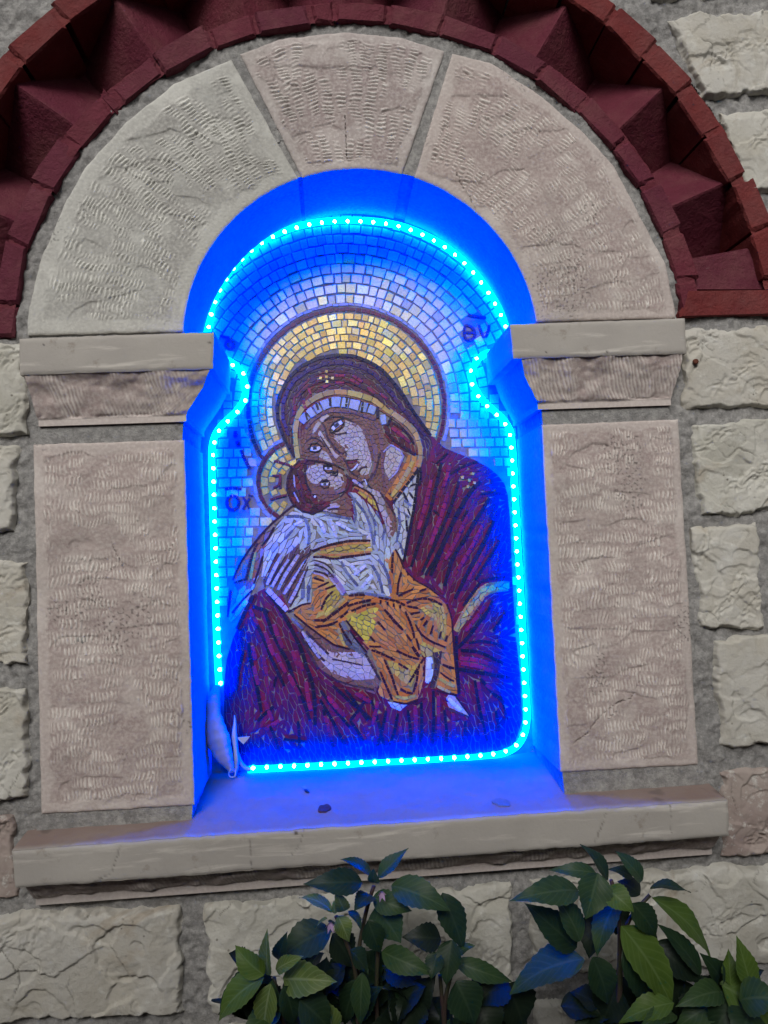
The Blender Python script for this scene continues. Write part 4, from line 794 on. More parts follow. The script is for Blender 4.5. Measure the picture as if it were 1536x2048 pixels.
# ---- laying ----
TILES = []          # (poly px, colour, metal, height)
def jit(c, a=.16):
    k = 1+NP.uniform(-a, a); return tuple(min(.95, max(.004, x*k*(1+NP.uniform(-.06, .06)))) for x in c)
def pick(p): return jit(p[NP.randint(len(p))])
STROKE_SEG = []
def near_stroke(p, pad=.0):
    for (a, b, w) in STROKE_SEG:
        ax, ay = a; bx, by = b; dx, dy = bx-ax, by-ay; L = dx*dx+dy*dy
        t = 0 if L == 0 else max(0, min(1, ((p[0]-ax)*dx+(p[1]-ay)*dy)/L))
        if (p[0]-ax-t*dx)**2+(p[1]-ay-t*dy)**2 < (w*.5+pad)**2: return True
    return False
def lay_stroke(pal, w, pts, seg=None, gap=None, metal=0, letter=0, rank=0):
    gap = gap or (.35 if w < 4.6 else 1.0); seg = seg or (11 if w < 4.6 else None)
    q = resample(pts, max(2, int(length(pts)/2.5)+1)) if len(pts) > 2 else np.array(pts, float)
    if len(pts) > 2:                                                   # round the corners of the traced line
        for _ in range(2): q[1:-1] = (q[:-2]+2*q[1:-1]+q[2:])/4
    L = length(q); s = seg or max(7, 2.3*w); n = max(1, int(round(L/s)))
    cut = np.linspace(0, L, n+1); cut[1:-1] += NP.uniform(-.18, .18, n-1)*s if n > 1 else 0
    d = np.r_[0, np.cumsum(np.hypot(*np.diff(q, axis=0).T))]
    at = lambda u: np.array([np.interp(u, d, q[:, 0]), np.interp(u, d, q[:, 1])])
    wk = lambda u: w*(.78+.22*min(1, 6*min(u, L-u)/max(L, 1)))*NP.uniform(.9, 1.08)
    for a, b in zip(cut[:-1], cut[1:]):
        m = 3 if b-a > 14 else 2
        us = np.linspace(a+gap/2, b-gap/2, m); A, Bq = [], []
        for u in us:
            t = at(min(u+1, L))-at(max(u-1, 0)); t /= max(np.hypot(*t), 1e-6); nn = np.array([-t[1], t[0]]); c = at(u); h = wk(u)/2
            A.append(c+nn*h); Bq.append(c-nn*h)
        TILES.append((A+Bq[::-1], pick(pal), metal, .018*len(REG)+.18+.055*LIFT[rank]))
for pal, w, pts, kw in ST:
    q = [tuple(p) for p in pts]
    for a, b in zip(q[:-1], q[1:]): STROKE_SEG.append((a, b, w))
SEGA = np.array([(*a, *b, w) for a, b, w in STROKE_SEG])
def stroke_dist(p):
    ax, ay, bx, by, w = SEGA.T; dx, dy = bx-ax, by-ay
    t = np.clip(((p[0]-ax)*dx+(p[1]-ay)*dy)/np.maximum(dx*dx+dy*dy, 1e-6), 0, 1)
    return float((np.hypot(p[0]-ax-t*dx, p[1]-ay-t*dy)-w/2).min())
MID = np.c_[(SEGA[:, 0]+SEGA[:, 2])/2, (SEGA[:, 1]+SEGA[:, 3])/2]; DIRS = np.c_[SEGA[:, 2]-SEGA[:, 0], SEGA[:, 3]-SEGA[:, 1]]
LEN = np.hypot(*DIRS.T); ORI = 2*np.arctan2(DIRS[:, 1], DIRS[:, 0])
def flow(p):
    w = LEN/(((MID-p)**2).sum(1)+60)**1.6
    return .5*math.atan2((w*np.sin(ORI)).sum(), (w*np.cos(ORI)).sum())
# courses of square tesserae in rings
def ring_course(c, r, h, length_, pal, keep, metal, a0=0, a1=360, gap=2.0, lj=.28):
    a = a0+NP.uniform(0, 3)
    while a < a1:
        L = length_*(1+NP.uniform(-lj, lj)); da = math.degrees(L/r); g = math.degrees(gap/r)/2
        hh = h*(1+NP.uniform(-.07, .05)); off = NP.uniform(-.6, .6)
        pts = []
        for (t, rr) in ((a+g, r-hh/2+gap/2), (a+da-g, r-hh/2+gap/2), (a+da-g, r+hh/2-gap/2), (a+g, r+hh/2-gap/2)):
            t = math.radians(t); rr += off+NP.uniform(-.7, .7)
            pts.append(np.array([c[0]+rr*math.cos(t)+NP.uniform(-.6, .6), c[1]-rr*math.sin(t)+NP.uniform(-.6, .6)]))
        ctr = sum(pts)/4
        if keep(ctr, pts): TILES.append((pts, pick(pal), metal, .12*NP.rand()))
        a += da
def keep_bg(c, pts):
    if not ins(PANEL, c) or np.hypot(*(c-H1)) < R1+6 or np.hypot(*(c-H2)) < R2+13: return False
    if in_figure(c) or any(in_figure(p*.75+c*.25) for p in pts): return False
    return stroke_dist(c) > 2.5
r = R1+20
while r < 460:
    ring_course(H1, r, 19.5, 20.5, PALEGOLD, lambda c, p: keep_bg(c, p) and not (c[1] > 835 and (c[0] > 880 or c[0] < 560)), .55, -40, 230, 2.6); r += 20+NP.uniform(-.6, .8)
y = 838
while y < 1240:                                                       # straight courses below the ring
    for x0, x1 in ((892, 1040), (430, 560)):
        x = x0+NP.uniform(0, 9)
        while x < x1:
            L = 21*(1+NP.uniform(-.2, .25)); g = 1.4; sk = .035*(1 if x0 > 800 else -.5)
            pts = [np.array([a+NP.uniform(-.7, .7)+(b-y)*sk, b+NP.uniform(-.7, .7)+(a-x0)*-.02]) for a, b in ((x+g, y+19-g), (x+L-g, y+19-g), (x+L-g, y+g), (x+g, y+g))]
            ctr = sum(pts)/4
            if keep_bg(ctr, pts): TILES.append((pts, pick(PALEGOLD), .55, .12*NP.rand()))
            x += L
    y += 19.8
def keep_halo(c, pts):
    return np.hypot(*(c-H1)) < R1-7 and np.hypot(*(c-H2)) > R2+12 and not in_figure(c) and ins(PANEL, c) and stroke_dist(c) > 1
r = R1-15
while r > 40:
    ring_course(H1, r, 14.2, 17.5, GOLD, keep_halo, 1.0, -60, 260, 1.9, .35); r -= 14.4
keep_red = lambda c, p: not in_figure(c) and ins(PANEL, c) and np.hypot(*(c-H2)) > R2+6
ring_course(H1, R1-1, 9.0, 11, RED, keep_red, 0, -60, 260, 1.4)
ring_course(H1, R1+8.5, 6.5, 15, [(.36, .38, .46), (.42, .44, .50)], keep_red, 0, -40, 240, .8)
keep_c = lambda c, p: not in_figure(c) and stroke_dist(c) > 2 and ins(PANEL, c)
ring_course(H2, R2-3, 8.0, 15, RED, keep_c, 0, 70, 330, 1.2); ring_course(H2, R2+6, 8.0, 20, [(.34, .38, .48), (.40, .42, .50)], keep_c, 0, 70, 330, .8)
for r in (R2-15, R2-30, R2-45, R2-58): ring_course(H2, r, 14.5, 15, GOLD, keep_c, 1.0, 60, 330, 1.9)
# figure: sites thrown with each region's own spacing and the flow of the folds, cells cut between neighbours
sites = []; GRID = {}
SMALLK = {i for i, r in enumerate(REG) if r[0] in ('face', 'cheek', 'ear', 'bridge', 'nose', 'lcheek', 'cface', 'clight', 'palm', 'chair', 'neck', 'leg', 'foot')}
def region_at(p):
    for r in REG[::-1]:
        if ins(r[1], p): return r
    return None
cand = NP.rand(60000, 2)*np.array([620, 830])+np.array([435, 705])
lab = -np.ones(len(cand), int)
for k, r in enumerate(REG): lab[inside(r[1], cand[:, 0], cand[:, 1])] = k
lab[~inside(PANEL, cand[:, 0], cand[:, 1])] = -1
for p, k in zip(cand, lab):
    if k < 0 or stroke_dist(p) < 1.2: continue
    _, _, pal, L, W = REG[k]
    key = (int(p[0]//24), int(p[1]//24)); th = None; ok = True
    th = flow(p); c, s = math.cos(th), math.sin(th)
    for i in (-1, 0, 1):
        for j in (-1, 0, 1):
            for (qx, qy, qt, qk) in GRID.get((key[0]+i, key[1]+j), ()):
                dx, dy = p[0]-qx, p[1]-qy
                if ((dx*c+dy*s)/L)**2+((-dx*s+dy*c)/W)**2 < .62: ok = False; break
            if not ok: break
        if not ok: break
    if not ok: continue
    GRID.setdefault(key, []).append((p[0], p[1], th, k)); sites.append((p[0], p[1], th, k))
def clip_region(reg, cell):
    # the part of a region that falls in one convex cell
    out = [np.array(q, float) for q in reg]; n = len(cell)
    ar = sum(cell[i][0]*cell[(i+1) % n][1]-cell[(i+1) % n][0]*cell[i][1] for i in range(n))
    for i in range(n):
        a, b = cell[i], cell[(i+1) % n]; e = b-a; nn = np.array([e[1], -e[0]])*(1 if ar > 0 else -1)
        out = clip(out, a, nn)
        if len(out) < 3: return None
    return out
def clip(poly, m, n):
    out = []
    for a, b in zip(poly, poly[1:]+poly[:1]):
        da, db = (a-m)@n, (b-m)@n
        if da <= 0: out.append(a)
        if (da < 0 < db) or (db < 0 < da): out.append(a+(b-a)*da/(da-db))
    return out
for (x, y, th, k) in sites:
    p = np.array([x, y]); _, _, pal, L, W = REG[k]
    c, s = math.cos(th), math.sin(th); t = np.array([c, s]); nn = np.array([-s, c])
    M = np.outer(t, t)/L**2+np.outer(nn, nn)/W**2
    poly = [p+t*a*L*.98+nn*b*W*.98 for a, b in ((-1, -1), (1, -1), (1, 1), (-1, 1))]
    key = (int(x//24), int(y//24))
    for i in (-1, 0, 1):
        for j in (-1, 0, 1):
            for (qx, qy, _, qk) in GRID.get((key[0]+i, key[1]+j), ()):
                if qx == x and qy == y or qk != k: continue
                q = np.array([qx, qy]); poly = clip(poly, (p+q)/2, M@(q-p))
                if len(poly) < 3: break
            if len(poly) < 3: break
        if len(poly) < 3: break
    if len(poly) < 3: continue
    reg = REG[k][1]
    if not all(ins(reg, v) for v in poly):
        poly = clip_region(reg, poly)
        if poly is None or len(poly) > 14: continue
    ctr = sum(poly)/len(poly)
    g = .42 if k in SMALLK else (.45 if k == 0 else .75)
    poly = [ctr+t*((v-ctr)@t)*max(.2, 1-g/(L*.5+2))+nn*((v-ctr)@nn)*max(.2, 1-g/(W*.55)) for v in poly]
    TILES.append((poly, jit(pal[NP.randint(len(pal))], .07 if k in SMALLK else .16), 0, .018*k))
LIFT = []; PREV = []                         # a stroke that crosses an earlier one lies over it
for pal, w, pts, kw in ST:
    q = resample(np.array(pts, float), max(3, int(length(pts)/2.5))); lv = 0
    for (Q, w2, l2) in PREV:
        if l2+1 > lv and np.hypot(q[:, None, 0]-Q[None, :, 0], q[:, None, 1]-Q[None, :, 1]).min() < (w+w2)*.46: lv = l2+1
    LIFT.append(lv); PREV.append((q, w, lv))
for si, (pal, w, pts, kw) in enumerate(ST): lay_stroke(pal, w, pts, rank=si, **kw)

def tess(poly, col, metal, hgt):
    """thin chip with a slightly tilted face standing out of the grout"""
    a = np.array(poly); A = .5*np.sum(a[:, 0]*np.roll(a[:, 1], -1)-a[:, 1]*np.roll(a[:, 0], -1))
    if A < 0: a = a[::-1]
    n = len(a); base = P(a[:, 0], a[:, 1], ZF); c = a.mean(0)
    tx, ty = NP.uniform(-.007, .007, 2)*(7 if metal else .15 if hgt > .018*len(REG)+.15 else 1)
    sc = .00064
    y = ZF-.0022-hgt*.001-(a[:, 0]-c[0])*sc*tx-(a[:, 1]-c[1])*sc*ty
    top = np.c_[base[:, 0], y, base[:, 2]]; ins_ = top+(top.mean(0)-top)*.07; ins_[:, 1] = y-.00025
    V = np.r_[base, top, ins_]
    F = [tuple(range(2*n, 3*n))]+[(n+i, n+(i+1) % n, 2*n+(i+1) % n, 2*n+i) for i in range(n)]+[(i, (i+1) % n, n+(i+1) % n, n+i) for i in range(n)]
    return V, F, abs(A)
info = [(tess(*t), t) for t in TILES]
order = sorted(range(len(info)), key=lambda i: -info[i][0][2])
for i in order[:300]:
    (V, F, _), t = info[i]
    build('tile', V, F, SMALTI, mos, False, dict(col=np.tile(t[1], (len(V), 1)), metal=np.full(len(V), t[2])))
VV, FF, CC, MM, nb = [], [], [], [], 0
for i in order[300:]:
    (V, F, _), t = info[i]; VV.append(V); FF += [tuple(nb+k for k in f) for f in F]; nb += len(V); CC.append(np.tile(t[1], (len(V), 1))); MM.append(np.full(len(V), t[2]))
o = build('small_tiles', np.concatenate(VV), FF, SMALTI, mos, False, dict(col=np.concatenate(CC), metal=np.concatenate(MM))); o['kind'] = 'stuff'
print('TILES', len(TILES), 'lift', max(LIFT))
def bed():
    xs = np.arange(-.24, .33, .003); zs = np.arange(-.31, .45, .003); X, Z = np.meshgrid(xs, zs)
    Y = ZF-.0016-.00025*fbm(X*120, Z*120, 71, 2)
    I = np.arange(X.size).reshape(X.shape); F = np.c_[I[:-1, :-1].ravel(), I[:-1, 1:].ravel(), I[1:, 1:].ravel(), I[1:, :-1].ravel()]
    build('grout_bed', np.c_[X.ravel(), Y.ravel(), Z.ravel()], F, GROUT, mos, True)
bed()
# ------------------------------------------------------------------ blue light strip in the corner round the mosaic
def m_emit(name, rgb, strength):
    """a deep blue lamp lies outside the screen's colour range, hence the slightly negative red"""
    m = bpy.data.materials.new(name); m.use_nodes = True; t = m.node_tree; t.nodes.clear()
    v = t.nodes.new('ShaderNodeCombineXYZ'); e = t.nodes.new('ShaderNodeEmission'); o = t.nodes.new('ShaderNodeOutputMaterial')
    for i in range(3): v.inputs[i].default_value = rgb[i]
    e.inputs['Strength'].default_value = strength
    t.links.new(v.outputs[0], e.inputs['Color']); t.links.new(e.outputs[0], o.inputs[0]); return m
TUBE = m_emit('glowing_blue_silicone', (-.09, .026, 1.0), 85.0)
LED = m_emit('bright_led_chip', (-.085, .0015, 1.0), 1750.0)
CORE = m_emit('led_hot_core', (.0045, .012, 1.0), 170.0)
LEAD = m_plain('white_plastic_lead', (.60, .60, .62), .45, (.50, .50, .52), 40, .4)
strip = thing('led_strip', 'lit blue LED strip light running round the edge of the mosaic', 'light strip', (.045, DEP-.006, -.27))
ARC = [(412, 666), (422, 618), (438, 577), (461, 540), (492, 507), (527, 481), (565, 462), (607, 449), (650, 442), (700, 440), (748, 442), (795, 449), (838, 464), (880, 485), (918, 513), (948, 543), (974, 577), (996, 613), (1013, 648)]
PATH = [(438, 1372), (434, 1300), (431, 1200), (428, 1100), (425, 1000), (423, 920), (424, 888), (433, 862), (452, 842), (474, 822), (490, 798), (492, 775), (486, 752), (474, 733), (460, 722), (440, 716), (420, 704), (411, 686)]+ARC+[(1018, 672), (1008, 692), (990, 702), (970, 708), (955, 718), (945, 738), (943, 756), (950, 778), (966, 802), (990, 823), (1010, 842), (1022, 862), (1026, 900), (1030, 980), (1035, 1080), (1041, 1180), (1047, 1290), (1052, 1380), (1055, 1430), (1052, 1462), (1040, 1488), (1020, 1503), (990, 1511), (940, 1516), (860, 1521), (760, 1526), (660, 1531), (580, 1535), (520, 1538), (496, 1539)]
def smooth3(p, step=.0028):
    q = np.asarray(p, float)
    for _ in range(2):
        q = np.concatenate([[q[0]]]+[[.75*a+.25*b, .25*a+.75*b] for a, b in zip(q[:-1], q[1:])]+[[q[-1]]])
    d = np.r_[0, np.cumsum(np.linalg.norm(np.diff(q, axis=0), axis=1))]; n = int(d[-1]/step)+2; t = np.linspace(0, d[-1], n)
    return np.c_[[np.interp(t, d, q[:, k]) for k in range(3)]].T, t
def sweep(name, path, ra, rb, mat, parent, n=10, axis=(0, 1, 0), attrs=None):
    """tube of elliptical section: rb along axis, ra across"""
    path = np.asarray(path, float); T = np.gradient(path, axis=0); T /= np.linalg.norm(T, axis=1)[:, None]
    ax = np.tile(np.array(axis, float), (len(path), 1)); ax -= (ax*T).sum(1)[:, None]*T; ax /= np.linalg.norm(ax, axis=1)[:, None]; bx = np.cross(T, ax)
    a = np.linspace(0, 2*np.pi, n, endpoint=False); ra = np.broadcast_to(ra, len(path)); rb = np.broadcast_to(rb, len(path))
    V = path[:, None]+bx[:, None]*(np.cos(a)[None, :, None]*ra[:, None, None])+ax[:, None]*(np.sin(a)[None, :, None]*rb[:, None, None])
    m = len(path); I = np.arange(m*n).reshape(m, n); J = np.roll(I, -1, 1)
    F = [tuple(f) for f in np.c_[I[:-1].ravel(), J[:-1].ravel(), J[1:].ravel(), I[1:].ravel()]]+[tuple(I[0][::-1]), tuple(I[-1])]
    return build(name, V.reshape(-1, 3), F, mat, parent, True, attrs)
pp = np.array(PATH, float); yy = np.full(len(pp), DEP-.0068)
path, tt = smooth3(P(pp[:, 0], pp[:, 1], yy))
sweep('silicone_tube', path, .0042, .0040, TUBE, strip, 10)
led_me = None
cum = tt; s = .004
while s < cum[-1]-.002:
    c = np.array([np.interp(s, cum, path[:, k]) for k in range(3)]); c2 = np.array([np.interp(s+.002, cum, path[:, k]) for k in range(3)])
    t = c2-c; ang = math.atan2(t[2], t[0])
    if led_me is None:
        bm = bmesh.new(); bmesh.ops.create_icosphere(bm, subdivisions=2, radius=1); bmesh.ops.scale(bm, vec=(.0042, .0022, .0042), verts=bm.verts)
        led_me = bpy.data.meshes.new('led'); bm.to_mesh(led_me); bm.free(); led_me.materials.append(LED); led_me.materials.append(CORE)
        for f in led_me.polygons: f.material_index = 1 if f.normal.y < .12 else 0
    o = bpy.data.objects.new('led', led_me); COL.objects.link(o); o.parent = strip
    inw = np.array([-t[2], 0, t[0]]); inw /= np.linalg.norm(inw)
    if inw[0]*(.045-c[0])+inw[2]*(.10-c[2]) < 0: inw = -inw
    o.location = Vector(c+inw*.0022+np.array([0, -.0030, 0]))-Vector(org(strip)); o.rotation_euler = (0, -ang, 0)
    s += .0167
# ------------------------------------------------------------------ basil plants in front of the wall
def m_leaf(name, dark, light, vein, gloss=.46):
    s = Shader(name, gloss, 0.25)
    u = s.attr('across'); v = s.attr('along')
    av = s.math('ABSOLUTE', u)
    ph = s.math('SUBTRACT', s.math('MULTIPLY', v, 8.5), s.math('MULTIPLY', av, 2.4))
    saw = s.math('PINGPONG', ph, .5)
    side = s.ramp(saw, .03, .16, (1, 1, 1), (0, 0, 0)); mid = s.ramp(av, .03, .10, (1, 1, 1), (0, 0, 0))
    veins = s.math('MAXIMUM', s.math('MULTIPLY', side, .45), mid)
    c = s.mix(s.ramp(s.noise(90, 4), .3, .7), dark, light)
    c = s.mix(s.math('MULTIPLY', s.ramp(saw, .1, .5), .5), s.mix(.3, c, light), c)
    c = s.mix(s.math('MULTIPLY', veins, .8), c, vein)
    c = s.mix(s.math('MULTIPLY', s.ramp(av, .90, .99), .35), c, vein)
    c = s.mix(s.ramp(s.noise(38, 5, .7), .66, .76), c, (.05, .035, .015))
    s.color(c)
    h = s.math('ADD', s.math('MULTIPLY', s.ramp(saw, .0, .45), 1.0), s.math('MULTIPLY', s.noise(260, 3), .25)); s.bump(h, .07, .0008)
    t = s.t; tr = s.n('ShaderNodeBsdfTranslucent'); s.l(s.mix(.5, c, light), tr.inputs['Color'])
    mx = s.n('ShaderNodeMixShader'); mx.inputs[0].default_value = .30
    out = [n for n in t.nodes if n.type == 'OUTPUT_MATERIAL'][0]
    t.links.new(s.b.outputs[0], mx.inputs[1]); t.links.new(tr.outputs[0], mx.inputs[2]); t.links.new(mx.outputs[0], out.inputs['Surface']); return s.m
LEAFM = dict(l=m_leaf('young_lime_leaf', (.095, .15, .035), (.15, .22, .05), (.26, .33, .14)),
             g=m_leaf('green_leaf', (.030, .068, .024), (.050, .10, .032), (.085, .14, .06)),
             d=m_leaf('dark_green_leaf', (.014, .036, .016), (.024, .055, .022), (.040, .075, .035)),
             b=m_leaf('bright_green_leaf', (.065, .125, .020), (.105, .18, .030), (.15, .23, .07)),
             k=m_leaf('darkest_green_leaf', (.010, .020, .012), (.016, .030, .016), (.026, .042, .024)))  # the darkest of the leaf greens
STEM = m_plain('green_purple_stem', (.045, .05, .025), .6, (.06, .03, .035), 40)
PETAL = m_plain('mauve_flower_petal', (.42, .30, .48), .6, (.34, .22, .42), 200)
def leaf(plant, base, tip, w, kind, yb, yt, roll=0.0, droop=.12, fold=.18, bend=0.0):
    """ovate toothed blade from base to tip (photo points at depths yb, yt)"""
    A = P(base[0], base[1], yb); B = P(tip[0], tip[1], yt); T = B-A; L = np.linalg.norm(T); T /= L
    wid = w*.00051*1.08
    N0 = np.array([rnd.uniform(-.15, .15), -.62, .92+rnd.uniform(-.40, .25)]); N0 -= (N0@T)*T; N0 /= np.linalg.norm(N0); S0 = np.cross(T, N0)
    c, s = math.cos(roll), math.sin(roll); N = c*N0+s*S0; Sd = c*S0-s*N0
    nu, nv = 9, 19
    v = np.linspace(0, 1, nv); prof = 1.04*np.sin(np.pi*np.clip(v, 0, 1)**.70)**1.0*(1-.12*v); prof[0] = .05; prof[-1] = .012
    teeth = 1+.045*np.where(np.arange(nv) % 2 == 0, 1, -1)*sstep(.12, .3, v)*(1-sstep(.93, 1, v))
    u = np.linspace(-1, 1, nu); ph = rnd.uniform(0, 6); wav = rnd.uniform(.02, .06)
    VV, uu, vl = [], [], []
    for i, t in enumerate(v):
        ctr = A+T*L*t+N*L*(4*droop*t*(1-t))+Sd*L*bend*4*t*(1-t)
        for a in u:
            hw = wid*.5*prof[i]*(teeth[i] if abs(a) > .9 else 1)
            z = fold*abs(a)**1.3*hw*2*.5 + wav*wid*math.sin(9*t+ph+(2 if a > 0 else 0))*a*a
            z -= .002*wid*abs(math.sin(math.pi*(8.5*t-2.4*abs(a))))*(1-abs(a))
            VV.append(ctr+Sd*a*hw+N*z); uu.append(a); vl.append(t)
    I = np.arange(nu*nv).reshape(nv, nu)
    F = [tuple(f) for f in np.c_[I[:-1, :-1].ravel(), I[:-1, 1:].ravel(), I[1:, 1:].ravel(), I[1:, :-1].ravel()]]
    return build('leaf', VV, F, LEAFM[kind], plant, True, dict(across=np.array(uu), along=np.array(vl)))
def stem(plant, pts, r0, r1, name='stem'):
    p, t = smooth3([P(x, y, d) for x, y, d in pts], .006); n = len(p)
    return sweep(name, p, np.linspace(r0, r1, n), np.linspace(r0, r1, n), STEM, plant, 8, (0.3, 1, .1))
def flower(plant, x, y, d):
    c = P(x, y, d); V, F = [], []
    for k in range(5):
        a = k*1.256+.4; dr = np.array([math.cos(a)*.6, -.5, math.sin(a)*.7-.5]); sdv = np.array([-math.sin(a), .2, math.cos(a)])
        b = len(V); V += [c, c+dr*.0035+sdv*.0016, c+dr*.0075, c+dr*.0035-sdv*.0016]; F.append((b, b+1, b+2, b+3))
    build('flower', V, F, PETAL, plant)
GZ = -.86
def plant(label, root_px, y):
    g = P(root_px[0], root_px[1], y); return thing('basil_plant', label, 'plant', (float(g[0]), y, GZ), 'basil plants growing below the sill')
def toground(pts, y):
    q = P(pts[-1][0], pts[-1][1], y); return q
